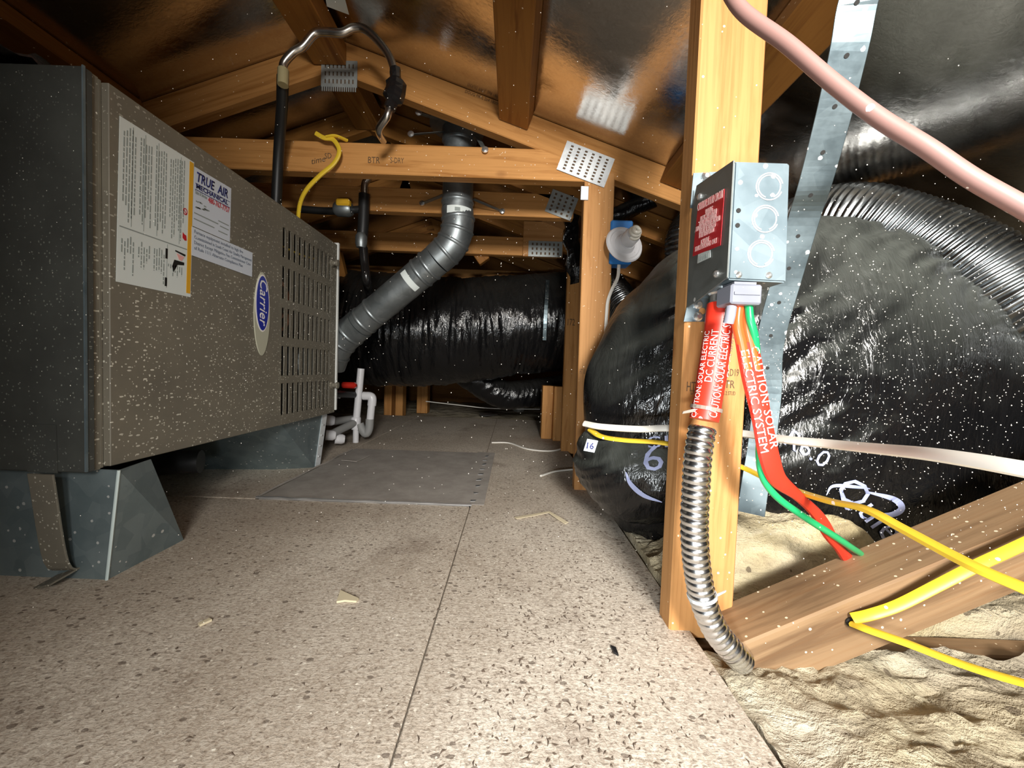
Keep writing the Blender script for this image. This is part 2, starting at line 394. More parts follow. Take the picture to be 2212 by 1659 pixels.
# access hatch in the deck
h = empty('floor_hatch', (-.37, 1.3, 0), 'grey rectangular access hatch set flush in the plank deck, edged with foil tape', 'hatch')
bm = nb(); box(bm, (-.652, .992, -.014), (-.102, 1.612, .003), .0015); obj('hatch_panel', bm, HATCH, h)
bm = nb(); box(bm, (-.135, .99, .0032), (-.062, 1.62, .0042)); obj('edge_tape', bm, HATCH, h)
for k in range(9):
    y = 1.01+k*.065; bm = nb(); quadplate(bm, [(-.098+random.uniform(-.006, .006), y, .0043), (-.088, y+.004, .0043), (-.084, y+.03*random.random()+.008, .0043), (-.1, y+.012, .0043)], (0, 0, 1), .0012); obj('foil_scrap', bm, FTAPE, h)
bm = nb(); tube(bm, [(-.655+i*.033, .988+random.uniform(-.003, .003), .004) for i in range(18)], .0035, 6, 3); obj('front_bead', bm, FTAPE, h)
bm = nb(); tube(bm, [(-.655+random.uniform(-.006, .004), .99+i*.06, .004) for i in range(11)], .003, 6, 3); obj('side_bead', bm, HATCH, h)
bm = nb(); c = PF(765, 990, .006); quadplate(bm, [c+V((-.03, -.04, 0)), c+V((.03, -.05, 0)), c+V((.04, .05, 0)), c+V((-.02, .05, 0))], (0, 0, 1), .002); obj('tape_flap', bm, HATCH, h)

# ------------------------------------------------------------------ trusses
def gusset(parent, c, u, w_, h_, cols, rows, mat=PLATE, teeth=False, n=(0, -1, 0)):
    u = V(u).normalized(); v = V(n).cross(u)
    if v.z < 0: v = -v
    n = V(n)
    bm = nb(); perf(bm, c, u, v, w_, h_, cols, rows, w_*.32/cols, h_*.5/rows)
    bm2 = nb()
    if teeth:
        for i in range(16):
            p = V(c)-v*(h_/2)+u*(w_*(-.46+.92*i/15)); quadplate(bm2, [p-u*.0018, p+u*.0018, p+u*.0014-v*.013, p-u*.0014-v*.013], n, .002)
    g = obj('gusset_plate', bm, mat, parent)
    bm = nb(); quadplate(bm, [V(c)-u*w_*.49-v*h_*.49, V(c)+u*w_*.49-v*h_*.49, V(c)+u*w_*.49+v*h_*.49, V(c)-u*w_*.49+v*h_*.49], -n, .0006)
    bm.transform(M.Translation(-n*.001)); obj('slot_backing', bm, STAMP, g)
    if teeth: obj('plate_teeth', bm2, mat, g)
    return g
RU = V((1, 0, -SR)).normalized(); LU = V((-1, 0, -SL)).normalized()
def chord(t, Y, side, x1, mat, x0=None, w_=.089):
    n = V((SR, 0, 1)).normalized() if side > 0 else V((-SL, 0, 1)).normalized()
    xa = XR if x0 is None else x0
    a = V((xa, Y+.019, roofz(xa)))-n*(w_/2+.001); b = V((x1, Y+.019, roofz(x1)))-n*(w_/2+.001)
    return lumber('top_chord', a, b, w_, .038, n, mat, t)
YT = [.53, 1.16, 1.44, 1.92, 2.50, 3.1]
t0 = empty('roof_truss', (.28, YT[0], 0), 'truss with the pale upright post that carries the grey junction box', 'truss')
lumber('post', (.2785, .549, -.012), (.2785, .549, roofz(.28)-.1), .089, .038, (1, 0, 0), WOODN, t0)
chord(t0, YT[0], 1, .40, WOOD); chord(t0, YT[0], -1, -1.7, WOODB)
wa, wb = P(1590, 1404, .50), P(2320, 1082, .50)
dw = (wb-wa)*1.9; lumber('diagonal_web', (wa.x, .505, wa.z-.005), (wa.x+dw.x, .505, wa.z-.005+dw.z-.013*1.9), .074, .072, (0, 0, 1), WOODG, t0)
lumber('bottom_chord', (.20, .549, -.066), (1.9, .549, -.066), .089, .038, (0, 0, 1), WOODG, t0)
bm = nb(); hole = P(1838, 1345, .466); lathe(bm, [(.0055, 0), (.0055, .001), (.002, .0012)], hole+V((0, .0015, 0)), (0, -1, 0), 12); obj('cable_hole', bm, DARK, t0)
# ink stamps on the post
for body, px, py, wd, ht in (('HTR', 1483, 845, .018, .013), ('KD19', 1569, 812, .017, .010), ('STR', 1557, 838, .019, .011), ('FIR 2 STUD', 1557, 853, .020, .0055), ('DRY', 1492, 852, .010, .006)):
    obj('ink_stamp', textbm(body, P(px, py, .5296), (1, 0, 0), (0, 0, 1), wd, ht, .0002), STAMP, t0)

t1 = empty('roof_truss', (-.5, YT[1], .9), 'truss with the handwritten tie beam and bright white slotted nail plate', 'truss')
chord(t1, YT[1], 1, 2.2, WOOD); chord(t1, YT[1], -1, -2.4, WOOD)
lumber('tie_beam', (-1.75, 1.179, .969), (.205, 1.179, .967), .089, .038, (0, 0, 1), WOOD, t1)
lumber('post', (.245, 1.1785, -.012), (.238, 1.1785, .95), .089, .038, (1, 0, 0), WOODN, t1)
gusset(t1, P(1265, 355, 1.157), RU, .150, .088, 6, 8)
gusset(t1, P(733, 160, 1.157), (1, 0, 0), .105, .075, 8, 3, TPLATE, True)
def writing(parent, body, px, py, Y, wd, ht, u=(1, 0, 0), v=(0, 0, 1), mat=STAMP, name='handwriting', **k):
    return obj(name, textbm(body, P(px, py, Y), u, v, wd, ht, .0002, **k), mat, parent)
writing(t1, 'time', 674, 355, 1.1595, .042, .016, (1, 0, .25), (-.25, 0, 1), shear=.3); writing(t1, 'SD', 702, 343, 1.1595, .020, .016, (1, 0, .1), (-.1, 0, 1))
writing(t1, 'BTR', 795, 352, 1.1595, .035, .018, name='ink_stamp'); writing(t1, 'S-DRY', 843, 352, 1.1595, .040, .016, name='ink_stamp')
obj('ink_stamp', textbm('DOUG FIR-L 2x4 1800F', P(1004, 200, 1.1585), RU, V((SR, 0, 1)), .105, .009, .0002), STAMP, t1)
obj('ink_stamp', textbm('HT 10', P(1252, 808, 1.1585), (1, 0, 0), (0, 0, 1), .016, .016, .0002), STAMP, t1)

t2 = empty('roof_truss', (-.4, YT[2], 1), 'truss whose tie beam passes just behind the vertical flue pipe', 'truss')
chord(t2, YT[2], 1, 2.2, WOODB); chord(t2, YT[2], -1, -2.4, WOODB)
lumber('tie_beam', (-1.8, 1.459, .974), (.205, 1.459, .966), .086, .038, (0, 0, 1), WOOD, t2)
st2 = tag(lumber('stud', (.274, 1.739, -.012), (.272, 1.739, .92), .086, .037, (1, 0, 0), WOOD), 'tall stud rising behind the lampholder post at the deck edge', 'stud')
gusset(t2, P(1213, 443, 1.437), RU, .10, .085, 4, 5, TPLATE)
obj('ink_stamp', textbm('172', P(1226, 703, 1.7185), (1, 0, 0), (0, 0, 1), .032, .030, .0002), STAMP, st2)
t3 = empty('roof_truss', (-.4, YT[3], 1), 'truss behind the black duct, with a yellowish plywood block at its end', 'truss')
chord(t3, YT[3], 1, 2.2, WOODB); chord(t3, YT[3], -1, -2.4, WOODB)
lumber('tie_beam', (-2.0, 1.939, .972), (.205, 1.939, .966), .089, .038, (0, 0, 1), WOOD, t3)
lumber('web', (-.95, 1.98, .98), (-.86, 1.98, .62), .089, .038, (1, 0, 0), WOODB, t3)
lumber('web', (-.28, 1.98, 1.06), (-.16, 1.98, .90), .06, .038, (1, 0, 0), WOODB, t3)
pc = P(1172, 518, 1.91); bm = nb(); box(bm, (pc.x-.095, 1.90, pc.z-.085), (pc.x+.10, 1.918, pc.z+.085), .002); obj('plywood_block', bm, WOODN, t3)
gusset(t3, P(1178, 538, 1.897), (1, 0, 0), .165, .075, 7, 3, TPLATE)
t4 = empty('roof_truss', (-.4, YT[4], 1), 'shaded truss with a low tie seen over the back of the black duct', 'truss')
chord(t4, YT[4], 1, 2.4, WOODB); chord(t4, YT[4], -1, -2.4, WOODB)
lumber('tie_beam', (-2.2, 2.519, .955), (.4, 2.519, .945), .089, .038, (0, 0, 1), WOOD, t4)
lumber('web', (.80, 2.52, .0), (.64, 2.52, .84), .089, .038, (1, 0, 0), WOODB, t4)
# blocking boards between the trusses, under the roof
for lab, xa, xb, y0, y1, dz in (('ridge board over the looped copper tube, above the comb-toothed plate', -.61, -.515, -.3, 1.155, .06), ('short board of blocking under the roof, ending above the handwritten tie beam', -.06, .03, -.2, 1.155, .05),
                                ('board of blocking under the roof that passes behind the junction box post', .42, .505, -.1, 1.155, .05), ('ridge board between the second and third trusses, above the flue', -.60, -.51, 1.203, 1.435, .075),
                                ('long board fixed under the roof slope above the furnace cabinet', -1.20, -1.10, .1, 1.155, .05)):
    xm = (xa+xb)/2; n = V((SR, 0, 1)).normalized() if xm > -.5 else (V((-SL, 0, 1)).normalized() if xm < -.8 else V((0, 0, 1)))
    zc = roofz(xm)-dz/2-.004-(.02 if abs(xm-XR) < .06 else 0)
    tag(lumber('blocking_board', (xm, y0, zc), (xm, y1, zc), dz, xb-xa, n, WOODB), lab, 'board', 'blocking boards under the roof')
# studs standing beyond the deck
for k, (px, py, Y, wd, zt, lab) in enumerate(((842, 858, 2.85, .055, .25, 'thin stud of the pair standing behind the white drain pipes'), (866, 858, 2.86, .055, .25, 'thicker stud of the pair standing behind the white drain pipes'),
                                     (915, 850, 3.1, .085, .25, 'short single stud under the middle of the long black duct'), (1182, 850, 2.05, .055, .28, 'short stud stub against the second truss post, narrow one'), (1208, 852, 2.0, .06, .28, 'short stud stub against the second truss post, wide one'))):
    p = P(px, py, Y); tag(lumber('stud', (p.x, Y, -.016 if Y > 2.75 else .001), (p.x, Y, zt), wd, .09, (1, 0, 0), WOOD), lab, 'stud')
tag(lumber('joist', (.30, .58, -.066), (.30, 3.5, -.066), .038, .089, (1, 0, 0), WOODG), 'joist running under the open edge of the deck, mostly buried in insulation', 'joist')

# ------------------------------------------------------------------ furnace
FX, F0, F1, FZ0, FZ1 = -.640, .58, 1.38, .180, .780
fu = empty('furnace', (-.98, .98, .18), 'dusty brown-grey gas furnace cabinet lying on sheet metal stands, with louvered door', 'furnace')
bm = nb()
for a, b in (((-1.35, F0, FZ0), (-1.335, F1, FZ1)), ((-1.335, F0, FZ0), (FX-.012, F1, FZ0+.012)), ((-1.335, F0, FZ1-.012), (FX-.012, F1, FZ1)), ((-1.335, F1-.012, FZ0+.012), (FX-.012, F1, FZ1-.012))): box(bm, a, b)
obj('cabinet', bm, FURN, fu)
bm = nb(); box(bm, (-1.34, F0-.004, FZ0), (FX-.0, F0+.010, FZ1), .002); ep = obj('end_panel', bm, FURND, fu)
bm = nb(); quadplate(bm, [P(58, 915, .5755), P(122, 918, .5755), P(125, 1022, .5755), P(60, 1020, .5755)], (0, -1, 0), .0008); obj('tape_patch', bm, FURND, ep, label='dusty tape patch at the foot of the end panel')
bm = nb(); box(bm, (FX-.012, F0+.010, FZ0), (FX-.004, F0+.020, FZ1)); box(bm, (FX-.014, F0+.020, FZ0+.002), (FX-.003, F0+.0235, FZ1-.002)); obj('corner_post', bm, FURN, fu)
bm = nb(); box(bm, (FX-.001, F0-.005, FZ0+.002), (FX+.0015, F0-.002, FZ1)); obj('edge_strip', bm, GALV, fu, label='bare metal edge')
# door with real slots: bars and bands
D0, D1, DX = .604, 1.372, -.632
L0, L1 = 1.045, 1.335; NL = 11
groups = [(.205+.006, .205+.094), (.320, .402), (.418+.008, .506), (.530, .618), (.642, .722)]
door = None; bm = nb()
box(bm, (DX-.012, D0, FZ0+.004), (DX, L0, FZ1-.004), .001); box(bm, (DX-.012, L1, FZ0+.004), (DX, D1, FZ1-.004), .001)
zz = [FZ0+.004]+[z for g in groups for z in g]+[FZ1-.004]
for i in range(0, len(zz), 2): box(bm, (DX-.012, L0, zz[i]), (DX, L1, zz[i+1]))
pitch = (L1-L0)/NL; slot = .0125
for g in groups:
    for k in range(NL+1):
        y = L0+k*pitch; ya, yb = (y-pitch/2+slot/2, y+pitch/2-slot/2); ya = max(ya, L0); yb = min(yb, L1)
        box(bm, (DX-.003, ya, g[0]), (DX, yb, g[1]))
door = obj('door', bm, FURN, fu)
lm = None
for g in groups:
    for k in range(NL):
        yc = L0+(k+.5)*pitch; zc = (g[0]+g[1])/2; hh = (g[1]-g[0])/2
        B = M.Translation((DX, yc, zc)) @ M.Scale(hh/.042, 4, (0, 0, 1))
        if lm is None:
            bm = nb(); n_ = 8; R0 = []
            for i in range(n_+1):
                s = -1+2*i/n_; bul = math.sqrt(max(0, 1-s*s)); z = s*.042
                R0.append([bm.verts.new(q) for q in ((0, slot/2+.001, z), (.0045*bul, slot/2-.002-.0035*bul, z), (.0035*bul, slot/2-.0028-.0035*bul, z), (-.001, slot/2-.001, z))])
            for a, b in zip(R0, R0[1:]):
                for j in range(4): bm.faces.new([a[j], a[(j+1) % 4], b[(j+1) % 4], b[j]])
            bm.transform(B); lm = obj('louver', bm, FURN, door, basis=B)
        else: inst(lm, door, B)
bm = nb(); box(bm, (FX-.012, 1.373, FZ0+.012), (DX+.004, 1.383, FZ1+.004), .001); obj('edge_strip', bm, plain('lit_bare_edge', '#d9dbd6', .4), fu, label='bare edge of the door end, paled in colour to look lit')  # door flange: the light it catches is put into its pale colour
bm = nb(); box(bm, (-.86, 1.0, FZ0+.02), (-.85, 1.36, FZ1-.02)); obj('shade_sheet', bm, DARK, fu)  # added near-black sheet, stands for the shade inside the cabinet
for py in (568, 832):
    c = PX(716, py, DX); bm = nb(); lathe(bm, [(.013, 0), (.013, .004), (.008, .006), (.008, .016), (.011, .018), (.011, .024), (.004, .026)], c, (1, 0, 0), 14); obj('door_latch', bm, FURN, door)
# seen through the slots
bm = nb(); lathe(bm, [(.055, 0), (.055, .15), (.05, .16)], (-.80, 1.20, .36), (1, .0, 0), 20); obj('blower_motor', bm, GALVP, fu)
for pts in ([(-.70, 1.06, .62), (-.66, 1.10, .58), (-.66, 1.13, .52), (-.70, 1.12, .46)], [(-.68, 1.16, .50), (-.66, 1.11, .455), (-.70, 1.05, .43)]):
    bm = nb(); tube(bm, pts, .004, 8); obj('tubing', bm, plain('bare_copper', '#c98a6a', .25), fu)
bm = nb(); tube(bm, [(-.70, 1.10, .70), (-.665, 1.2, .69), (-.665, 1.28, .70)], .003, 6); obj('control_wire', bm, YELLOW, fu)
# labels on the door (flat prints on the known door plane)
def dp(px, py, e=.0004): return PX(px, py, DX+e)
def lerp(c4, s, t):
    a = c4[0].lerp(c4[1], s); b = c4[3].lerp(c4[2], s); return a.lerp(b, t)
wl = [dp(258, 250), dp(419, 351), dp(411, 642), dp(250, 608)]
bm = nb(); quadplate(bm, wl, (1, 0, 0), .0006); wlo = obj('warning_label', bm, LABEL, fu, label='large white label of small grey print with an amber strip')
for p_ in wl: p_.x += .0007
def lbar(bm, c4, s0, s1, t0_, t1_): quadplate(bm, [lerp(c4, s0, t0_), lerp(c4, s1, t0_), lerp(c4, s1, t1_), lerp(c4, s0, t1_)], (1, 0, 0), .0003)
bm = nb(); lbar(bm, wl, .925, .99, .01, .975); obj('amber_strip', bm, ORSTRIP, wlo)
bm = nb()
for ln in range(25):
    s = .045+ln*.033
    if ln in (5, 11, 17): continue
    for (ta, tb) in ((.03, .63), (.70, .97)):
        t_ = ta+random.uniform(0, .05)
        end = tb-random.uniform(0, .18)
        if ta > .5 and s > .60 and s < .90: t_ = .80
        while t_ < end:
            q = t_+random.uniform(.015, .06); lbar(bm, wl, s, s+.013, t_, min(q, end)); t_ = q+.008
for s0, s1, t0_, t1_ in ((.02, .92, .655, .662), (.30, .305, .02, .64), (.62, .625, .67, .97), (.15, .155, .02, .64), (.47, .475, .02, .64), (.79, .795, .02, .64)): lbar(bm, wl, s0, s1, t0_, t1_)
obj('label_print', bm, INK, wlo)
bm = nb(); lbar(bm, wl, .60, .63, .70, .77); lbar(bm, wl, .60, .63, .90, .96)
quadplate(bm, [lerp(wl, .70, .81), lerp(wl, .73, .76), lerp(wl, .88, .76), lerp(wl, .88, .78), lerp(wl, .78, .79), lerp(wl, .72, .85)], (1, 0, 0), .0003); quadplate(bm, [lerp(wl, .74, .69), lerp(wl, .90, .70), lerp(wl, .89, .715), lerp(wl, .74, .70)], (1, 0, 0), .0003)
obj('black_print', bm, INKD, wlo)
bm = nb(); quadplate(bm, [lerp(wl, .76, .71), lerp(wl, .88, .72), lerp(wl, .84, .755), lerp(wl, .80, .75)], (1, 0, 0), .0003); obj('pink_print', bm, PINKI, wlo)
bm = nb(); c = lerp(wl, .88, .40)
quadplate(bm, [lerp(wl, .845, .545), lerp(wl, .87, .555), lerp(wl, .90, .56), lerp(wl, .91, .595), lerp(wl, .88, .60), lerp(wl, .845, .585)], (1, 0, 0), .0003)
for i in range(16):
    a, b = 2*math.pi*i/16, 2*math.pi*(i+1)/16
    quadplate(bm, [lerp(wl, .875+.035*math.cos(q)*r, .39+.025*math.sin(q)*r) for q, r in ((a, 1), (b, 1), (b, .72), (a, .72))], (1, 0, 0), .0003)
quadplate(bm, [lerp(wl, .85+.05*s, .375+.03*s+d) for s, d in ((0, 0), (1, 0), (1, .008), (0, .008))], (1, 0, 0), .0003)
obj('red_print', bm, REDL, wlo)
st = [dp(420, 360), dp(499, 407), dp(496, 523), dp(414, 487)]
bm = nb(); quadplate(bm, st, (1, 0, 0), .0006); sto = obj('contractor_sticker', bm, LABELB, fu, label='white contractor sticker in navy lettering')
uY, uZ = V((0, 1, 0)), V((0, 0, 1))
def on(c4, body, s, t, w_, h_, mat, name, parent, up_=uZ, udir=None, **k):
    p = lerp(c4, s, t); p = V((DX+.0016, p.y, p.z)); ud = udir or (lerp(c4, 1, t)-lerp(c4, 0, t)); ud = V((0, ud.y, ud.z))
    return obj(name, textbm(body, p, ud, up_, w_, h_, .0003, **k), mat, parent)
sw_ = (st[1]-st[0]).length
on(st, 'TRUE  AIR', .06, .225, sw_*.84, .019, NAVY, 'sticker_lettering', sto, bold=True, shear=.2)
on(st, 'MECHANICAL', .05, .345, sw_*.86, .0095, NAVY, 'sticker_lettering', sto, bold=True)
on(st, '480-767-7757', .36, .475, sw_*.6, .011, REDL, 'sticker_lettering', sto)
on(st, 'Sales & Service', .03, .44, sw_*.3, .007, INK, 'sticker_lettering', sto)
bm = nb(); lbar(bm, [V((DX+.0012, q.y, q.z)) for q in st], .03, .97, .26, .268); lbar(bm, [V((DX+.0012, q.y, q.z)) for q in st], .03, .97, .365, .375); obj('rule_line', bm, NAVY, sto)
bm = nb(); sq = [V((DX+.0012, q.y, q.z)) for q in st]
for k in range(14):
    s, t_ = .05+random.random()*.3, .53+random.random()*.16; lbar(bm, sq, s, s+.06, t_, t_+.02)
for s0, s1, t_ in ((.03, .65, .76), (.03, .55, .86), (.65, .95, .70), (.70, .95, .78), (.66, .92, .88)): lbar(bm, sq, s0, s1, t_, t_+.018)
obj('label_print', bm, INK, sto)
s2 = [dp(414, 489, .0012), dp(545, 546, .0012), dp(544, 598, .0012), dp(413, 551, .0012)]
bm = nb(); quadplate(bm, s2, (1, 0, 0), .0006); s2o = obj('notice_sticker', bm, LABELB, fu, label='narrow white sticker with four lines of grey print')
w2 = (s2[1]-s2[0]).length
for k, (body, ww) in enumerate((('Furnace equipment installed to high fire', .78), ('Commissioned in South Coast Air Quality Management', .95), ('District Except Mitigation Fee Commissioner Case', .93), ('of Rule 1111 Alternate Compliance Plan', .78))):
    p = lerp(s2, .03, .23+.19*k); ud = lerp(s2, 1, .5)-lerp(s2, 0, .5)
    obj('sticker_lettering', textbm(body, V((DX+.0022, p.y, p.z)), V((0, ud.y, ud.z)), uZ, w2*ww, .0085, .0003), plain('dark_grey_ink', '#7c8492', .5), s2o)
# oval badge
bt, bb, bl, br = dp(567, 588), dp(562, 768), dp(548, 668), dp(582, 660)
cy, czb = (bl.y+br.y)/2, (bt.z+bb.z)/2; ry, rz = (br.y-bl.y)/2, (bt.z-bb.z)/2
def oval(bm, y, z, a, b, x, t, n=36, sx=1.0):
    quadplate(bm, [(x, y+a*math.copysign(abs(math.cos(2*math.pi*i/n))**sx, math.cos(2*math.pi*i/n)), z+b*math.sin(2*math.pi*i/n)) for i in range(n)], (1, 0, 0), t)
bm = nb(); oval(bm, cy, czb, ry, rz, DX, .002, sx=1.15); bo = obj('badge', bm, BADGE, fu, label='tall champagne badge with a blue oval emblem')
z2, r2 = dp(565, 655).z, (dp(565, 592).z-dp(565, 716).z)/2
bm = nb(); oval(bm, cy, z2, ry*.90, r2, DX+.0021, .0004); obj('emblem_rim', bm, LETTERW, bo)
bm = nb(); oval(bm, cy, z2, ry*.78, r2*.95, DX+.0026, .0004); obj('emblem_oval', bm, plain('emblem_blue', '#26319a', .3), bo)
obj('emblem_lettering', textbm('Carrier', V((DX+.0032, cy-ry*.38, z2+r2*.80)), (0, 0, -1), (0, 1, 0), r2*1.6, ry*.95, .0003, shear=.25), LETTERW, bo)

# rough dark wrap on top of the furnace end
bm = nb(); NX, NY = 40, 24
g = [[bm.verts.new((-1.25+.60*i/NX, .50+.34*j/NY, .782+max(0, .07*math.sin(math.pi*min(1, (i+2)/NX))*math.sin(math.pi*j/NY)+.035*fbm(V((i*.35, j*.35, 3)))*math.sin(math.pi*j/NY)) + .12*max(0, 1-i/NX*1.6)*math.sin(math.pi*j/NY))) for j in range(NY+1)] for i in range(NX-4)]
for i in range(len(g)-1):
    for j in range(NY): bm.faces.new([g[i][j], g[i+1][j], g[i+1][j+1], g[i][j+1]])
m = MT('dirty_duct_wrap', rough=.8); m.base(m.ramp(m.noise(m.coord(), 22, 6, .7), [(.42, hx('#141413')), (.52, hx('#2a2420')), (.62, hx('#54382f')), (.72, hx('#7a5f5a'))])); m.bump(m.noise(m.coord(), 60, 4, .6), .8, .006)
tag(obj('duct_wrap', bm, m.m, smooth=True), 'torn dark duct wrap with pinkish lining lying on the furnace top', 'duct wrap')

# stands
s1 = empty('furnace_stand', (-.68, .66, 0), 'galvanised sheet stand under the end panel of the furnace, crossed by a dusty brown strap', 'stand')
bt_, bb_ = PF(257, 1016, .179), PF(231, 1253); rt_, rb_ = PF(326, 992, .179), PF(397, 1166)
bm = nb(); quadplate(bm, [bb_, rb_, rt_, bt_], (1, -.1, 0), -.002); obj('side_sheet', bm, GALVS, s1)
lt_, lb_ = P(60, 1030, bt_.y+.005), P(60, 1262, bb_.y+.005); lt_.z = .179; lb_.z = 0
bm = nb(); quadplate(bm, [V((-1.05, lb_.y, 0)), bb_+V((0, .001, 0)), bt_+V((0, .001, 0)), V((-1.05, lt_.y, .179))], (0, 1, 0), .002); obj('front_sheet', bm, GALVS, s1)
bm = nb(); tube(bm, [bb_, bt_], .0022, 6, 0); obj('folded_edge', bm, plain('bright_fold', '#c8d6d4', .35), s1)
a, b = P(88, 1030, .57), P(122, 1215, .59); c2 = PF(120, 1258)
bm = nb(); sweep(bm, smoothpath([a+V((0, 0, .004)), b, V((b.x+.002, c2.y+.02, .014)), V((b.x-.002, c2.y-.02, .004))], 6), flat(.040, .003), hint=(0, -1, 0)); obj('strap_leg', bm, FURN, s1)
s3 = empty('furnace_stand', (-.66, 1.2, 0), 'galvanised sheet stand under the louvered end of the furnace door', 'stand')
p0, p1, q0, q1 = PF(598, 955, .179), PF(594, 1014), PF(676, 912, .179), PF(680, 1012)
p0 = V((-.66, 1.10, .179)); p1 = PF(594, 1014); q1 = PF(680, 1010); q0 = V((-.655, 1.33, .179))
bm = nb(); quadplate(bm, [p1, q1, q0, p0], (1, 0, 0), -.002); obj('side_sheet', bm, GALVS, s3)
bm = nb(); quadplate(bm, [V((-1.2, p1.y-.05, 0)), p1, p0, V((-1.2, p0.y-.05, .179))], (0, 1, 0), .002); obj('front_sheet', bm, GALVS, s3)
bm = nb(); quadplate(bm, [q1, q1+V((.006, .02, 0)), q0+V((.006, .02, 0)), q0], (1, -.3, 0), .002); fl = obj('bright_flange', bm, PLATE, s3)
for t_ in (.2, .4, .6, .8):
    c = q1.lerp(q0, t_)+V((.005, .008, 0)); bm = nb(); lathe(bm, [(.004, 0), (.003, .003)], c, (1, -.3, 0), 8); obj('rivet', bm, SCREW, fl)
bm = nb(); a, b = P(300, 1003, .86), P(434, 997, .90); tube(bm, [a+V((-.25, 0, 0)), a, b], .027, 18, 0); tag(obj('insulated_pipe', bm, RUBBER, smooth=True), 'black insulated pipe stub lying under the furnace between its stands', 'pipe')

# ------------------------------------------------------------------ flue pipe
fl = empty('flue_pipe', (-.23, 1.55, .4), 'galvanised flue pipe with two elbows rising through the roof behind the furnace', 'flue pipe')
def ringpipe(pts, r, n=28): 
    bm = nb(); sweep(bm, pts, circ(r, n), hint=(0, -1, 0)); return bm
vA, vB = P(994, 250, 1.33), P(988, 452, 1.33); vA.z = roofz(vA.x)-.002
el = smoothpath([vB, P(989, 490, 1.33), P(975, 530, 1.335), P(945, 560, 1.345)], 5)
dA, dB = P(945, 560, 1.35), P(778, 700, 1.43)
obj('vertical_section', ringpipe([vA, vB], .0515), GALVP, fl, True)
obj('upper_elbow', ringpipe(el, .054), GALVP, fl, True)
obj('diagonal_section', ringpipe([dA, dB], .053), GALVP, fl, True)
el2 = smoothpath([dB, P(752, 722, 1.445), P(728, 750, 1.455), P(712, 790, 1.47)], 5); obj('lower_elbow', ringpipe(el2, .056), GALVP, fl, True)
def collar(p, d, r, name='seam_bead', h_=.006): bm = nb(); lathe(bm, [(r, -h_), (r+.003, -h_*.4), (r+.003, h_*.4), (r, h_)], p, d, 28); obj(name, bm, GALVP, fl, True)
dd = (dB-dA).normalized()
for t_ in (.10, .20, .80, .94): collar(dA.lerp(dB, t_), dd, .0535)
for i in (3, 6, 9, 12): collar(el[i], (el[i+1]-el[i-1]), .0545)
for t_ in (.25, .62, .93): collar(vA.lerp(vB, t_), (0, 0, 1), .052)
for i in (4, 8, 12): collar(el2[i], (el2[i+1]-el2[i-1]), .0565)
def wrapsheet(path_p, d, r, a0, a1, w_, mat, name):
    d = V(d).normalized(); u = V((0, -1, 0)); u = (u-d*u.dot(d)).normalized(); v = d.cross(u); bm = nb(); rows = []
    for i in range(13):
        a = a0+(a1-a0)*i/12; o_ = (u*math.cos(a)+v*math.sin(a))*r; rows.append((bm.verts.new(path_p+o_-d*w_/2), bm.verts.new(path_p+o_+d*w_/2)))
    for a, b in zip(rows, rows[1:]): bm.faces.new([a[0], b[0], b[1], a[1]])
    return obj(name, bm, mat, fl, True)
wrapsheet(dA.lerp(dB, .30), dd, .0545, -1.0, .55, .022, LABEL, 'size_label'); wrapsheet(vB+V((0, 0, -.02)), (0, 0, 1), .0555, -.5, 1.1, .024, LABEL, 'size_label')
bm = nb()
for k in range(9):
    a = .25+k*.035; d = V((0, 0, 1)); p = vB+V((0, 0, -.02))+V((-math.sin(a-.55), -math.cos(a-.55), 0))*.0561; box(bm, (p.x-.0009, p.y-.0004, p.z-.007), (p.x+.0009, p.y+.0004, p.z+.005))
obj('bar_print', bm, INK, fl)
ra = V((vA.x, vA.y, roofz(vA.x)-.035)); bm = nb(); lathe(bm, [(.058, -.04), (.058, 0), (.10, .012), (.10, .018)], ra, (0, 0, 1), 28); obj('roof_collar', bm, GALVP, fl, True)
for a, b in ((P(962, 420, 1.35), P(912, 440, 1.434)), (P(1022, 430, 1.35), P(1085, 457, 1.434)), (P(962, 262, 1.31), P(905, 245, 1.22)), (P(962, 285, 1.31), P(888, 291, 1.22)), (P(1028, 290, 1.31), P(1048, 325, 1.155))):
    bm = nb(); sweep(bm, [a, a.lerp(b, .5), b], flat(.016, .0016), hint=(0, 0, 1)); sp = obj('hanger_strap', bm, STEELD, fl)
    bm = nb(); lathe(bm, [(.010, 0), (.010, .003), (.004, .005)], b+V((0, -.002, 0)), (0, -1, .2), 12); obj('screw_head', bm, SCREW, sp)

# ------------------------------------------------------------------ long black duct at the back
bd = empty('black_duct', (-.4, 2.15, .3), 'long black plastic-wrapped flexible duct lying across the back behind the flue pipe', 'duct')
def wrapduct(name, pts, rad, mat, parent, amp=.02, n=56, seed=0, squash=1.0, step=.012, pleat=22, hint=(0, 0, 1), pk=.3):
    path = resample(smoothpath(pts, 10), step); bm = nb(); N = len(path)
    def prof(i, s):
        r = rad(i/(N-1)) if callable(rad) else rad; out = []
        for k in range(n):
            a = 2*math.pi*k/n
            q = V((math.cos(a)*2.2, math.sin(a)*2.2, s*pleat*.35+seed)); f = fbm(q, 3)
            rid = 1-abs(noise.noise(V((s*pleat+.8*math.sin(a*2+seed), a*.8, seed+7))))*2
            rr = r*(1+amp*f*1.3)+amp*pk*rid*(.5+.5*abs(math.sin(a)))
            out.append((rr*math.cos(a)*squash, rr*math.sin(a)))
        return out
    sweep(bm, path, prof, hint); return obj(name, bm, mat, parent, True)
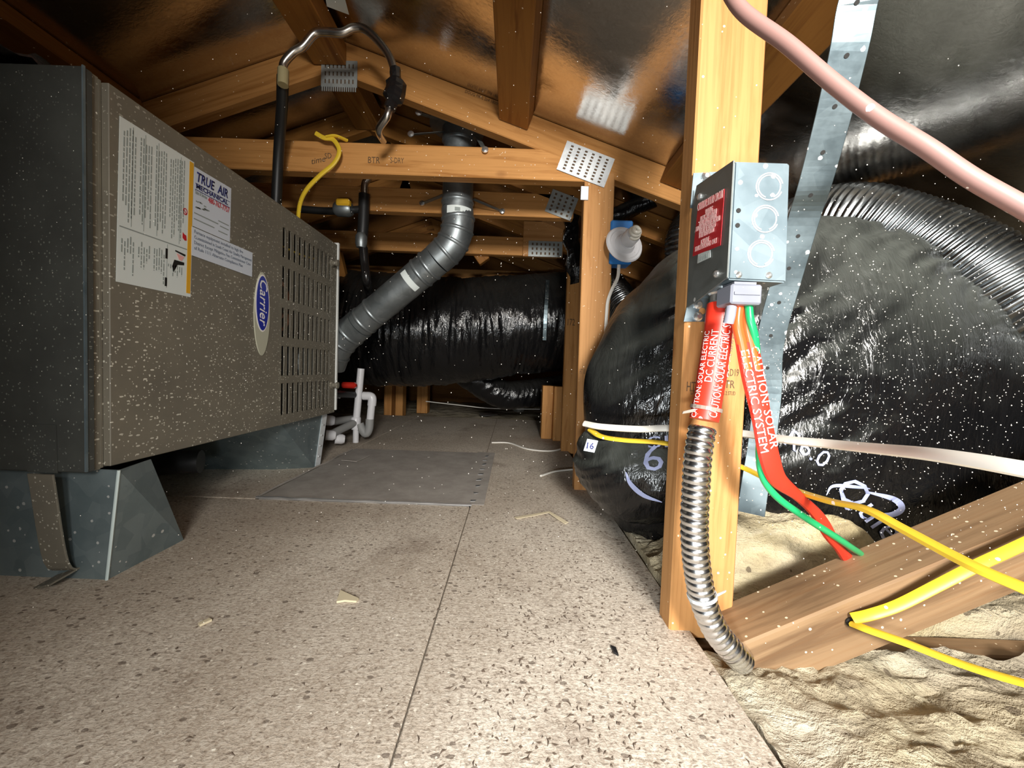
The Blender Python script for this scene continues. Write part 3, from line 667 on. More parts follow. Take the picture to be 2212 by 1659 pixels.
wrapduct('wrapped_body', [P(640, 690, 2.18), P(800, 712, 2.14), P(980, 716, 2.12), P(1110, 704, 2.13), P(1300, 690, 2.20)], lambda t: .285+.02*math.sin(t*6), BLACKB, bd, .022, n=72, seed=2, pleat=42, step=.006, pk=.34)
wrapduct('wrapped_branch', [P(1000, 800, 2.3), P(1080, 850, 2.35), P(1140, 850, 2.4), P(1260, 830, 2.6)], .085, BLACKB, bd, .02, seed=9, pleat=35, step=.007)
bp = P(1178, 690, 1.852); bm = nb(); sweep(bm, smoothpath([P(1183, 605, 1.95), P(1181, 640, 1.855), P(1178, 690, 1.832), P(1176, 735, 1.85)], 5), flat(.018, .0015), hint=(0, -1, 0)); obj('grey_strap', bm, STRAPM, bd)

# ------------------------------------------------------------------ copper loop and black lines
cl = empty('refrigerant_loop', (-.6, 1.1, .9), 'bare bent metal tube looping from a black sleeved line to a taped joint', 'pipe')
Yl = .985
bm = nb(); tube(bm, [P(x, y, d) for x, y, d in ((611, 165, Yl), (613, 138, Yl), (634, 113, Yl), (655, 100, Yl), (680, 72, Yl), (705, 69, Yl), (738, 71, Yl), (765, 60, Yl), (790, 64, Yl), (820, 92, Yl), (840, 120, Yl), (851, 150, Yl), (852, 170, Yl))], .0095, 14); obj('bare_tube', bm, COPPER, cl, True)
bm = nb(); tube(bm, [P(x, y, d) for x, y, d in ((611, 165, Yl), (609, 230, 1.03), (604, 300, 1.08), (600, 370, 1.11), (596, 462, 1.13))], .0135, 12); obj('black_sleeve', bm, RUBBER, cl, True)
bm = nb(); tube(bm, [P(612, 150, Yl-.006), P(611, 184, Yl-.008)], .0125, 10, 0); obj('putty_collar', bm, plain('putty', '#a89c74', .6), cl, True)
bm = nb(); sweep(bm, smoothpath([P(854, 150, Yl), P(855, 190, Yl), P(848, 215, Yl), P(842, 236, Yl)], 4), lambda i, s: [(a*(1+.25*noise.noise(V((a*90, b*90, s*30)))), b*(1+.25*noise.noise(V((b*80, s*40, a*70))))) for a, b in circ(.024 if 2 < i < 9 else .014, 9)], hint=(0, 1, 0)); obj('taped_joint', bm, TAPE, cl)
bm = nb(); tube(bm, [P(x, y, d) for x, y, d in ((842, 232, Yl), (836, 252, Yl), (820, 275, Yl+.02), (819, 288, Yl+.04), (828, 304, Yl+.09))], .009, 12); obj('bare_tube', bm, COPPER, cl, True)
bl_ = empty('gas_line', (-.55, 1.5, .7), 'black pipe drop with a yellow-handled shutoff valve behind the tie beam', 'pipe')
bm = nb(); tube(bm, [P(797, 384, 1.40), P(788, 398, 1.40), P(787, 425, 1.40)], .012, 12); obj('bare_tube', bm, COPPER, bl_, True)
bm = nb(); tube(bm, [P(787, 420, 1.40), P(785, 480, 1.40), P(781, 530, 1.40)], .019, 12); obj('black_sleeve', bm, RUBBER, bl_, True)
bm = nb(); lathe(bm, [(.016, 0), (.02, .015), (.02, .04), (.014, .05)], P(780, 535, 1.39), (0, 0, 1), 14); obj('reducer', bm, GALVP, bl_, True)
bm = nb(); tube(bm, [P(785, 535, 1.40), P(788, 570, 1.40), P(793, 610, 1.40), P(800, 640, 1.6)], .016, 10); obj('black_sleeve', bm, TAPE, bl_, True)
bm = nb(); tube(bm, [P(650, 452, 1.40), P(715, 456, 1.40), P(783, 452, 1.40)], .013, 10); obj('branch_pipe', bm, RUBBER, bl_, True)
bm = nb(); lathe(bm, [(.02, -.03), (.026, -.02), (.026, .02), (.02, .03)], P(742, 452, 1.385), (1, 0, 0), 14); obj('valve_body', bm, GALVP, bl_, True)
c = P(742, 438, 1.365); bm = nb(); box(bm, (c.x-.024, c.y-.012, c.z-.012), (c.x+.024, c.y+.012, c.z+.012), .005); obj('valve_handle', bm, YVALVE, bl_, label='yellow valve handle')

# ------------------------------------------------------------------ PVC drain
dr = empty('drain_trap', (-.65, 1.75, 0), 'white plastic drain trap with a tall stub pipe and red valve beside the furnace', 'drain')
Yp = 1.74
def rod(name, pts, r, mat, sm=5): bm = nb(); tube(bm, pts, r, 16, sm, hint=(0, 1, 0)); return obj(name, bm, mat, dr, True)
rod('stub_pipe', [P(780, 796, Yp), P(770, 905, Yp)], .0155, PVC, 0)
bm = nb(); lathe(bm, [(.020, -.032), (.021, 0), (.021, .02), (.018, .024)], P(769, 912, Yp), (0, 0, 1), 18); obj('tee_fitting', bm, PVC, dr, True)
rod('elbow', [P(785, 855, Yp), P(800, 856, Yp), P(804, 862, Yp), P(803, 876, Yp)], .019, PVC)
rod('down_pipe', [P(803, 872, Yp), P(799, 912, Yp)], .016, PVC, 0)
rod('return_bend', [P(799, 905, Yp), P(797, 927, Yp), P(790, 937, Yp), P(781, 925, Yp), P(777, 915, Yp)], .018, PVCG)
rod('drain_leg', [P(769, 915, Yp), V((P(769, 930, Yp).x, Yp, .002))], .013, PVC, 0)
rod('drain_arm', [P(768, 912, Yp), P(715, 938, 1.58)], .0165, PVCG, 0)
rod('drain_arm', [P(760, 905, Yp+.02), P(708, 912, 1.60)], .0165, PVCG, 0)
for px, py, Y in ((706, 908, 1.585), (708, 940, 1.57), (728, 948, 1.62)):
    bm = nb(); lathe(bm, [(.021, -.008), (.021, .02), (.016, .03)], P(px, py, Y), (1, .5, -.1), 18); obj('pipe_coupling', bm, PVC, dr, True)
rod('valve_body', [P(722, 851, 1.6), P(768, 853, Yp)], .015, RUBBER, 0); bm = nb(); lathe(bm, [(.017, -.01), (.017, .012)], P(728, 852, 1.63), (1, 0, 0), 16); obj('white_nut', bm, PVC, dr, True)
c = P(754, 832, 1.68); bm = nb(); box(bm, (c.x-.032, c.y-.014, c.z-.013), (c.x+.032, c.y+.014, c.z+.013), .007); obj('valve_handle', bm, REDV, dr, label='red valve handle')

# ------------------------------------------------------------------ big duct beside the deck
gd = empty('black_duct', (.62, .9, 0), 'huge bulging black plastic-wrapped duct beside the deck with lavender printing', 'duct')
def blob(c, r, ex, seed, nu=120, nv=90, wr=.012):
    bm = nb(); rows = []
    def sp(x, e): return math.copysign(abs(x)**e, x)
    for j in range(nv+1):
        ph = -math.pi/2+math.pi*j/nv; row = []
        for i in range(nu):
            th = 2*math.pi*i/nu
            d = V((sp(math.cos(ph), ex)*sp(math.cos(th), ex), sp(math.cos(ph), ex)*sp(math.sin(th), ex), sp(math.sin(ph), ex)))
            p = V(c)+V((d.x*r[0], d.y*r[1], d.z*r[2]))
            q = (p.x+p.z)*1.0; k = (p.x-p.z)
            f = .020*fbm(p*4+V((seed, 0, 0)), 2)
            rid = 1-abs(noise.noise(V((k*24+2.2*noise.noise(p*5), q*3.2, seed))))*2
            rid2 = 1-abs(noise.noise(V((k*55+3*noise.noise(p*7), q*5, seed+5))))*2
            msk = max(0, min(1, .55+1.3*noise.noise(p*3.1+V((0, seed, 0)))))
            row.append(bm.verts.new(p+d.normalized()*(f+msk*wr*(.9*rid+.35*rid2))))
        rows.append(row)
    for a, b in zip(rows, rows[1:]):
        for i in range(nu): bm.faces.new([a[i], a[(i+1) % nu], b[(i+1) % nu], b[i]])
    bmesh.ops.remove_doubles(bm, verts=bm.verts, dist=1e-5)
    return bm
bmA = blob((.690, .905, .278), (.510, .235, .425), .88, 3.0, 220, 160); tri = BVHTree.FromBMesh(bmA)
obj('wrapped_body', bmA, BLACKP, gd, True)
bmB = blob((.325, .88, .152), (.165, .17, .112), .95, 11.0, 90, 60, .008); triB = BVHTree.FromBMesh(bmB)
obj('lower_fold', bmB, BLACKP, gd, True)
def printon(body, px, py, ang, wd, ht, Y=.66, mat=PRINT, shear=0.0):
    o_ = P(px, py, Y); a = math.radians(ang); u = V((math.cos(a), 0, math.sin(a))); v = V((-math.sin(a), 0, math.cos(a)))
    def fn(x, y):
        q = o_+u*x+v*y; d = (q-CO).normalized(); best = None
        for t in (tri, triB):
            h_ = t.ray_cast(CO, d)
            if h_[0] is not None and (best is None or h_[3] < best[1]): best = (h_[0], h_[3], h_[1])
        return best[0]-d*.003 if best else q
    return textbm(body, None, None, None, wd, ht, 0, fn=fn, sub=1, shear=shear)
obj('printing', printon('R', 1692, 958, -32, .026, .03), PRINT, gd); obj('printing', printon('6.0', 1722, 975, -32, .055, .03), PRINT, gd)
obj('printing', printon('Quiet', 1795, 1070, -42, .16, .055, shear=.2), PRINT, gd)
obj('printing', printon('6', 1392, 1020, 10, .035, .045), PRINT, gd); obj('printing', printon('SI', 1400, 968, 5, .035, .02), PRINT, gd)
def inkline(pts, wd):
    bm = nb(); vs = []
    path = smoothpath([P(x, y, .66) for x, y in pts], 6)
    for i, p in enumerate(path):
        t = (path[min(i+1, len(path)-1)]-path[max(0, i-1)]).normalized(); s = t.cross(V((0, 1, 0))).normalized()*wd*(math.sin(math.pi*i/(len(path)-1))*.8+.2)
        pr = []
        for q in (p-s, p+s):
            d = (q-CO).normalized(); hits = [h_ for h_ in (tri.ray_cast(CO, d), triB.ray_cast(CO, d)) if h_[0] is not None]
            pr.append(bm.verts.new(min(hits, key=lambda h_: h_[3])[0]-d*.003 if hits else q))
        vs.append(pr)
    for a, b in zip(vs, vs[1:]): bm.faces.new([a[0], a[1], b[1], b[0]])
    return bm
obj('printing', inkline([(1352, 1020), (1362, 1045), (1390, 1070), (1430, 1085)], .004), PRINT, gd)
obj('printing', inkline([(1785, 1070), (1800, 1050), (1850, 1052), (1880, 1056)], .003), PRINT, gd)
obj('printing', inkline([(1870, 1062), (1930, 1078), (1948, 1098), (1925, 1112), (1880, 1110)], .006), PRINT, gd)
# paper tag on the fold
c = P(1275, 962, .70); bm = nb(); quadplate(bm, [c+V((-.012, 0, -.010)), c+V((.008, 0, -.013)), c+V((.014, 0, .009)), c+V((-.006, 0, .012))], (0, -1, 0), .0006); tg = obj('paper_tag', bm, LABELB, gd, label='small white tag numbered 16')
obj('tag_number', textbm('16', c+V((-.007, -.001, -.006)), (1, 0, -.1), (.1, 0, 1), .013, .012, .0002, bold=True), NAVY, tg)

# ------------------------------------------------------------------ silver flex ducts
def flex(name, pts, r, mat, label, pitch_=.0105, amp=.0040, n=40, parent=None):
    path = resample(smoothpath(pts, 12), pitch_/6); bm = nb()
    sweep(bm, path, circ(r, n), hint=(0, 0, 1), scale=lambda i, s: 1+amp/r*abs(math.sin(math.pi*s/pitch_))+.010*noise.noise(V((s*9, 0, 1))))
    return tag(obj(name, bm, mat, parent, True), label, 'duct')
flex('flexible_duct', [P(1560, 560, 1.32), P(1720, 500, 1.06), P(1830, 480, .95), P(1960, 518, .87), P(2090, 585, .80), P(2300, 710, .72), V((1.3, .58, .38))], .084, SILV, 'silver ribbed flexible duct curving over the top of the huge black duct')
flex('flexible_duct', [P(1300, 600, 1.62), P(1345, 660, 1.42), P(1385, 720, 1.32), P(1420, 790, 1.30)], .062, galv('dull_flex_foil', '#55585a', '#77797b', .25, 1.0, .0), 'dark ribbed flexible duct dipping behind the lampholder post')
flex('flexible_duct', [P(1500, 470, 1.30), P(1475, 520, 1.24), P(1478, 600, 1.26)], .05, galv('dim_flex_foil', '#6a6d70', '#8c8f92', .25, 1.0, .0), 'short bit of ribbed duct peeping past the edge of the junction box post')

# ------------------------------------------------------------------ insulation
def batt(name, fn, x0, x1, y0, y1, mat, label, nx=150, ny=120, seed=0):
    bm = nb(); g = []
    for i in range(nx+1):
        row = []
        for j in range(ny+1):
            x, y = x0+(x1-x0)*i/nx, y0+(y1-y0)*j/ny; p = V((x, y, seed))
            z = fn(x, y)
            rid = 1-abs(noise.noise(V((x*7+noise.noise(p*6)*1.2, y*20+noise.noise(p*9)*.8, seed))))*2
            rid3 = 1-abs(noise.noise(V((x*16+noise.noise(p*14)*1.5, y*46+noise.noise(p*17)*2, seed+3))))*2
            z += .013*fbm(p*10, 4)+.008*rid+.0045*rid3+.003*noise.noise(p*70)
            row.append(bm.verts.new((x+.012*noise.noise(p*14+V((3, 0, 0))), y+.012*noise.noise(p*14+V((0, 9, 0))), z)))
        g.append(row)
    for i in range(nx):
        for j in range(ny): bm.faces.new([g[i][j], g[i+1][j], g[i+1][j+1], g[i][j+1]])
    ed = [[g[i][0] for i in range(nx+1)], [g[i][ny] for i in range(nx+1)], g[0], g[nx]]
    for e in ed:
        lo = [bm.verts.new((q.co.x, q.co.y, -.128)) for q in e]
        for a in range(len(e)-1): bm.faces.new([e[a], e[a+1], lo[a+1], lo[a]])
    return tag(obj(name, bm, mat, smooth=True), label, 'insulation')
def ss(a, b, x): t = max(0, min(1, (x-a)/(b-a))); return t*t*(3-2*t)
batt('insulation_batt', lambda x, y: -.022+.014*ss(.27, .36, x)+.012*ss(.5, .2, y), .267, 1.5, -.5, .505, INSULG, 'speckled grey-yellow insulation batt in front of the sloping web, beside the deck', 260, 220, seed=1)
batt('insulation_batt', lambda x, y: .004+.106*ss(.585, .66, y)*ss(.265, .36, x)*ss(.72, .58, x)*(1-ss(.69, .80, y)*.9), .267, 1.1, .572, 1.0, INSUL, 'cream insulation batt heaped behind the junction box post', 190, 130, seed=5)
batt('insulation_batt', lambda x, y: -.10, .36, 2.2, .76, 4.0, INSULG, 'dim insulation spread under and beyond the ducts', 60, 90, seed=9)
batt('insulation_batt', lambda x, y: -.03, -1.85, .33, 2.78, 4.2, INSULG, 'dim insulation beyond the far end of the deck', 60, 50, seed=12)

# ------------------------------------------------------------------ junction box and its wiring
jb = empty('junction_box', (.27, .47, .47), 'grey steel junction box on the post, red sticker on its cover and three round knockouts', 'electrical box')
x0, x1, yb, yf = .236, .297, .5285, .432
zt, zb = .597, .468
bm = nb(); hexa(bm, [(x0, yf, zb), (x1+.004, yf, zb-.001), (x1+.004, yb, zb-.001), (x0, yb, zb), (x0, yf, zt), (x1, yf, zt), (x1, yb, zt), (x0, yb, zt)]); bmesh.ops.bevel(bm, geom=[e for e in bm.edges], offset=.0018, segments=2, affect='EDGES'); body = obj('box_body', bm, GALV, jb)
for k, py in enumerate((403, 473, 548)):
    c = P(1662-9*k, py, yf-.0002); R = .0145
    bm = nb(); n_ = 40
    for (r_, t0_, t1_) in ((R, .25, 5.9), (R*.84, -1.2, 4.4)):
        ring = [c+V((math.cos(t0_+(t1_-t0_)*i/n_)*r_, 0, math.sin(t0_+(t1_-t0_)*i/n_)*r_)) for i in range(n_+1)]; sweep(bm, ring, circ(.0008, 6), hint=(0, 1, 0))
    obj('knockout', bm, PLATE, body)
for px, py in ((1595, 455), (1593, 487)):
    bm = nb(); lathe(bm, [(.0026, 0), (.0026, .0006)], P(px, py, yf), (0, -1, 0), 12); obj('small_hole', bm, DARK, body)
for px, py in ((1595, 594), (1660, 595)):
    bm = nb(); lathe(bm, [(.0036, 0), (.0036, .0015), (.0015, .003)], P(px, py, yf), (0, -1, 0), 12); obj('rivet', bm, SCREW, body)
cvx = x0-.0022
cv = [PX(1497, 428, cvx), PX(1519, 403, cvx), PX(1590, 350, cvx), PX(1578, 470, cvx), PX(1571, 600, cvx), PX(1477, 630, cvx)]
cvp = [V((cvx, yb-.004, .622-.03)), V((cvx, yb-.012, .610)), V((cvx, yf-.001, zt+.0)), V((cvx, yf-.001, zb+.002)), V((cvx, yb-.03, zb-.012)), V((cvx, yb-.001, zb-.016)), V((cvx, yb-.001, .575))]
bm = nb(); quadplate(bm, cvp, (1, 0, 0), .0018); cover = obj('cover', bm, STEELD, jb)
def cl4(a, b, c, d, e=.0006): return [PX(px, py, cvx-e) for px, py in (a, b, c, d)]
rl = cl4((1509, 440), (1566, 408), (1557, 530), (1497, 554))
bm = nb(); quadplate(bm, rl, (-1, 0, 0), .0005); rlo = obj('red_sticker', bm, REDL, cover, label='red solar caution sticker with white print')
for q in rl: q.x -= .0007
lines = (('CAUTION: SOLAR CIRCUIT', .03, .98, .15, .0095), ('WARNING', .38, .28, .30, .0065), ('ELECTRIC SHOCK HAZARD', .20, .62, .38, .006), ('DO NOT TOUCH TERMINALS', .18, .64, .46, .006), ('TERMINALS ON BOTH LINE AND LOAD', .05, .9, .54, .006), ('SIDES MAY BE ENERGIZED', .2, .62, .62, .006), ('IN THE OPEN POSITION', .22, .55, .70, .006), ('DC VOLTAGE', .32, .3, .84, .006), ('SERVICE PERSONNEL ONLY', .1, .8, .93, .006))
for body_, s, wd, t_, ht in lines:
    a, b = lerp(rl, s, t_), lerp(rl, min(1, s+wd), t_)
    obj('sticker_lettering', textbm(body_, a+V((-.0006, 0, 0)), (b-a), (0, 0, 1), (b-a).length, ht, .0002), plain('pale_red_print', '#f0c4c0', .5) if 'PRK' not in globals() else PRK, rlo)
    PRK = bpy.data.materials['pale_red_print']
bl4 = cl4((1509, 548), (1535, 540), (1535, 556), (1507, 569), .0004); bm = nb(); quadplate(bm, bl4, (-1, 0, 0), .0005); wlb = obj('white_sticker', bm, LABEL, cover)
bm = nb()
for k in range(6): 
    s = .15+k*.13; b4 = [q+V((-.0007, 0, 0)) for q in bl4]; quadplate(bm, [lerp(b4, s, .3), lerp(b4, s+.05, .3), lerp(b4, s+.05, .9), lerp(b4, s, .9)], (-1, 0, 0), .0003)
obj('bar_print', bm, INK, wlb)
for px, py in ((1513, 425), (1549, 592)):
    bm = nb(); lathe(bm, [(.0042, 0), (.0042, .002), (.002, .004)], PX(px, py, cvx), (-1, 0, 0), 12); obj('cover_screw', bm, SCREW, cover)
bm = nb(); quadplate(bm, [P(1497, 375, .5285), P(1548, 372, .5285), P(1530, 450, .5285), P(1490, 450, .5285)], (0, -1, 0), .0015); ear = obj('mounting_ear', bm, GALV, jb)
bm = nb(); lathe(bm, [(.006, 0), (.006, .002), (.003, .005)], P(1524, 382, .5265), (0, -1, 0), 12); obj('ear_screw', bm, SCREW, ear)
bm = nb(); quadplate(bm, [P(1486, 648, .528), P(1540, 640, .528), P(1536, 695, .528), P(1476, 695, .528)], (0, -1, 0), .0015)
quadplate(bm, [P(1490, 634, .5265), P(1542, 632, .5265), P(1540, 645, .5265), P(1486, 648, .5265)], (0, -1, 0), .003); ear2 = obj('mounting_ear', bm, GALV, jb)
for px, py in ((1507, 658), (1507, 684)):
    bm = nb(); lathe(bm, [(.0065, 0), (.0062, .002), (.004, .004), (.003, .006)], P(px, py, .5265), (0, -1, 0), 16); obj('ear_screw', bm, SCREW, ear2)
bm = nb(); lathe(bm, [(.0045, 0), (.0045, .0004)], P(1517, 672, .5264), (0, -1, 0), 14); obj('open_hole', bm, WOODN, ear2)

fc = empty('flexible_conduit', (.25, .44, 0), 'ribbed silver metal conduit with a red printed sleeve running down the post', 'conduit')
cp = [P(x, y, d) for x, y, d in ((1562, 632, .478), (1556, 680, .476), (1545, 760, .474), (1533, 840, .470), (1522, 900, .468), (1508, 980, .462), (1503, 1060, .46), (1500, 1140, .458), (1505, 1220, .458), (1520, 1300, .458), (1545, 1360, .458), (1580, 1404, .46), (1600, 1425, .468))]
sp_ = smoothpath(cp, 10)
def sub(path, a, b): 
    n_ = len(path); return path[int(a*(n_-1)):int(b*(n_-1))+1]
cond = resample(sub(sp_, .36, 1), .0013); pc_ = .0084
bm = nb(); sweep(bm, cond, circ(.0152, 22), hint=(0, -1, 0), scale=lambda i, s: 1+.13*abs(math.sin(math.pi*s/pc_))**.7-.07); obj('conduit_body', bm, CHROME, fc, True)
slv = resample(sub(sp_, .05, .345), .003); SR_ = .0163
bm = nb(); sweep(bm, slv, circ(SR_, 20), hint=(0, -1, 0), scale=lambda i, s: 1+.05*noise.noise(V((s*40, 0, 0)))); sl = obj('red_sleeve', bm, RED, fc, True)
FR = frames(slv, (0, -1, 0)); cum = [0]
for a, b in zip(slv, slv[1:]): cum.append(cum[-1]+(b-a).length)
def onsleeve(path, FRs, cumm, r, off, th0, flip=True):
    Lt = cumm[-1]
    def fn(x, y):
        s = (Lt-off-x) if flip else off+x
        s = max(0, min(Lt-1e-6, s)); i = max(k for k in range(len(cumm)) if cumm[k] <= s); i = min(i, len(path)-2)
        f = (s-cumm[i])/(cumm[i+1]-cumm[i]); p = path[i].lerp(path[i+1], f); t, n_, b_ = FRs[i]
        th = th0+y/r
        return p+(n_*math.cos(th)+b_*math.sin(th))*(r*1.06+.0006)
    return fn
Lt = cum[-1]
for body_, off, wd, th, ht in (('CAUTION: SOLAR ELECTRIC SYSTEM', .004, Lt*.95, -.32, .0092), ('DC CURRENT', .055, Lt*.46, -1.0, .0065), ('DC CURRENT', .045, Lt*.45, .42, .0075), ('CAUTION: SOLAR ELECTRIC', .0, Lt*.75, 1.0, .0065)):
    obj('sleeve_lettering', textbm(body_, None, None, None, wd, ht, 0, sub=1, fn=onsleeve(slv, FR, cum, SR_, off, th)), LETTERW, sl)
bm = nb(); c = slv[2]; lathe(bm, [(.0135, -.002), (.0155, .004), (.0155, .010), (.0135, .012), (.0135, .02), (.016, .022), (.016, .028)], slv[0]+V((0, 0, -.008)), (0, 0, 1), 18); obj('conduit_connector', bm, SCREW, fc, True)
i = int(len(slv)*.88); bm = nb(); lathe(bm, [(SR_+.0005, -.0022), (SR_+.0018, -.0022), (SR_+.0018, .0022), (SR_+.0005, .0022)], slv[i], FR[i][0], 20, cap=False); c = slv[i]+V((-.016, -.004, 0)); quadplate(bm, [c, c+V((-.014, 0, -.004)), c+V((-.015, 0, -.007)), c+V((0, 0, -.004))], (0, -1, 0), .0015); obj('cable_tie', bm, ZIP, fc)
i = int(len(cond)*.66); fr = frames(cond, (0, -1, 0))[i]; bm = nb(); lathe(bm, [(.0162, -.002), (.0172, -.002), (.0172, .002), (.0162, .002)], cond[i], fr[0], 20, cap=False); c = cond[i]+V((.014, -.006, .003)); quadplate(bm, [c, c+V((.010, 0, .006)), c+V((.011, 0, .008)), c+V((0, 0, .003))], (0, -1, 0), .0015); obj('cable_tie', bm, plain('grey_tie', '#b5b9ba', .3), fc)

ct = empty('cable_connector', (.285, .45, .45), 'square grey plastic cable connector under the junction box with a wing nut tail', 'connector')
a = P(1612, 605, .45); bm = nb(); p0 = P(1579, 610, .43); p1 = P(1648, 658, .43)
box(bm, (p0.x+.001, .430, p1.z), (p1.x-.001, .462, p0.z-.001), .002); box(bm, (p0.x+.004, .4285, (p0.z+p1.z)/2-.0015), (p1.x-.004, .430, (p0.z+p1.z)/2+.0015)); box(bm, (p0.x+.006, .434, p0.z-.001), (p1.x-.006, .458, .4665)); obj('connector_body', bm, GREYP, ct)
bm = nb(); tube(bm, [P(1580, 664, .425), P(1577, 682, .423), P(1573, 698, .425)], .0055, 12); obj('connector_tail', bm, GREYP, ct, True)

# PV cable with flattened red sleeve
pv = empty('sleeved_cable', (.36, .45, .1), 'loose red sleeved solar cable with orange and green wires dropping into insulation', 'cable')
rp = [P(x, y, d) for x, y, d in ((1607, 660, .446), (1604, 700, .446), (1612, 740, .446), (1624, 800, .445), (1636, 860, .443), (1650, 930, .44), (1662, 990, .44), (1680, 1035, .445), (1722, 1070, .455), (1765, 1112, .47), (1795, 1160, .49), (1825, 1200, .53), (1850, 1225, .57))]
spv = smoothpath(rp, 10)
for dx in (-.006, .0045):
    bm = nb(); tube(bm, [q+V((dx, 0, 0)) for q in rp[:4]], .0058, 12); obj('orange_wire', bm, ORANGE, pv, True)
bm = nb(); s_ = resample(sub(spv, .17, 1), .004); N_ = len(s_)
sweep(bm, s_, lambda i, s: flat(.0240-.010*ss(.22, .46, i/N_)+.002*math.sin(s*50), .009+.004*ss(.5, .62, i/N_)*0, 4), hint=(0, -1, 0)); rs = obj('red_sleeve', bm, [RED], pv, True)
FR2 = frames(s_, (0, -1, 0)); cu2 = [0]
for a, b in zip(s_, s_[1:]): cu2.append(cu2[-1]+(b-a).length)
def onflat(off, side):
    def fn(x, y):
        s = min(cu2[-1]-1e-6, off+x); i = min(max(k for k in range(len(cu2)) if cu2[k] <= s), len(s_)-2); f = (s-cu2[i])/(cu2[i+1]-cu2[i])
        t, n_, b_ = FR2[i]; p = s_[i].lerp(s_[i+1], f); q = b_ if b_.x > 0 else -b_
        return p+n_*.0056+q*(side+y)
    return fn
obj('sleeve_lettering', textbm('CAUTION: SOLAR', None, None, None, .118, .0095, 0, fn=onflat(.006, .0005), sub=1), LETTERW, rs)
obj('sleeve_lettering', textbm('ELECTRIC SYSTEM', None, None, None, .118, .0095, 0, fn=onflat(.008, -.0115), sub=1), LETTERW, rs)
bm = nb(); tube(bm, [P(x, y, d) for x, y, d in ((1617, 658, .442), (1620, 690, .44), (1630, 730, .442), (1636, 800, .452))], .0045, 10); obj('green_wire', bm, GREEN, pv, True)
bm = nb(); tube(bm, [P(x, y, d) for x, y, d in ((1650, 900, .452), (1643, 945, .448), (1641, 990, .447), (1650, 1035, .45), (1680, 1075, .455), (1740, 1118, .462), (1790, 1150, .475), (1835, 1180, .50), (1862, 1200, .54), (1855, 1215, .57))], .0042, 10); obj('green_wire', bm, GREEN, pv, True)

# ------------------------------------------------------------------ steel strap
sp3 = [P(x, y, d) for x, y, d in ((1975, -345, .398), (1940, -240, .405), (1910, -150, .416), (1882, -70, .43), (1853, 5, .445), (1835, 100, .46), (1805, 230, .485), (1775, 345, .51), (1756, 412, .526), (1737, 470, .545), (1700, 600, .575), (1672, 700, .595), (1660, 770, .605), (1658, 850, .61), (1645, 960, .61), (1632, 1040, .605), (1622, 1110, .60))]
bm = nb(); path = smoothpath(sp3, 6); sweep(bm, path, flat(.0385, .0012), hint=(-.35, -1, .0), fixed=True); so = obj('steel_strap', bm, STRAPM); tag(so, 'perforated galvanised strap hanging from the roof beside the junction box', 'strap')
W[so] = so.matrix_basis.copy(); FS = frames(path, (-.35, -1, 0), True); acc = 0; nxt = .02
for i in range(1, len(path)):
    acc += (path[i]-path[i-1]).length
    if acc >= nxt and path[i].z > .3:
        nxt += .049; bm = nb(); lathe(bm, [(.0026, .0006), (.0026, .0012)], path[i]+FS[i][2]*.001, FS[i][1], 12); obj('nail_hole', bm, DARK, so)

# ------------------------------------------------------------------ cables
def cable(name, pts, w_, t_, mat, label, hint=(0, 0, 1), rnd=False, n=9):
    bm = nb(); path = smoothpath([q if isinstance(q, V) else P(*q) for q in pts], n); sweep(bm, path, circ(w_/2, 12) if rnd else flat(w_, t_), hint=hint)
    return tag(obj(name, bm, mat, smooth=True), label, 'cable')
cable('cable', [(1440, -330, .325), (1500, -180, .312), (1555, -60, .30), (1600, 20, .29), (1700, 95, .275), (1800, 180, .262), (1900, 256, .25), (2000, 318, .238), (2100, 386, .228), (2240, 466, .215), (2400, 570, .203), (2600, 705, .19), (2900, 900, .175)], .0098, .0098, PINK, 'pinkish-beige cable slanting across the top in front of post and strap', rnd=True)
cable('cable', [(1262, 915, .72), (1300, 922, .68), (1380, 927, .645), (1440, 925, .62), (1540, 929, .60), (1600, 936, .58), (1700, 950, .50), (1800, 960, .44), (1900, 970, .37), (2000, 980, .31), (2110, 996, .27), (2260, 1022, .235), (2450, 1050, .21), (2700, 1090, .19)], .0115, .006, WHITE, 'white flat cable crossing in front of the huge black duct', hint=(0, -1, .3))
cable('cable', [(1275, 928, .715), (1300, 943, .68), (1350, 951, .65), (1440, 958, .62), (1530, 985, .59), (1600, 1008, .58), (1660, 1036, .53), (1720, 1060, .48), (1790, 1082, .42), (1870, 1100, .37), (1950, 1142, .33), (2050, 1196, .29), (2130, 1236, .265), (2260, 1292, .24), (2450, 1385, .215), (2700, 1510, .19)], .0120, .006, YELLOW, 'yellow flat cable passing behind the post and out over the sloping web', hint=(0, -.6, 1))
cable('cable', [(2700, 925, .44), (2500, 1032, .44), (2300, 1133, .44), (2190, 1185, .44), (2110, 1222, .44), (2020, 1268, .445), (1940, 1308, .45), (1880, 1328, .455), (1842, 1336, .463)], .0125, .006, YELLOW, 'yellow flat cable lying on the sloping web and entering its hole', hint=(0, -.6, 1))
cable('cable', [(1842, 1347, .463), (1880, 1362, .445), (1960, 1390, .43), (2050, 1425, .42), (2130, 1452, .42), (2260, 1490, .42), (2500, 1565, .42)], .0125, .006, YELLOW, 'yellow flat cable leaving the web hole and running under fluff', hint=(0, -.6, 1))
cable('cable', [(2090, 1310, .75), (2150, 1322, .72), (2260, 1345, .68)], .011, .006, WHITE, 'thin white cable in the dark gap beneath the sloping web, lying level')
cable('cable', [(2160, 1270, .70), (2185, 1310, .70), (2200, 1350, .70), (2230, 1400, .72)], .011, .006, WHITE, 'white cable in the dark gap beneath the sloping web, hanging down')
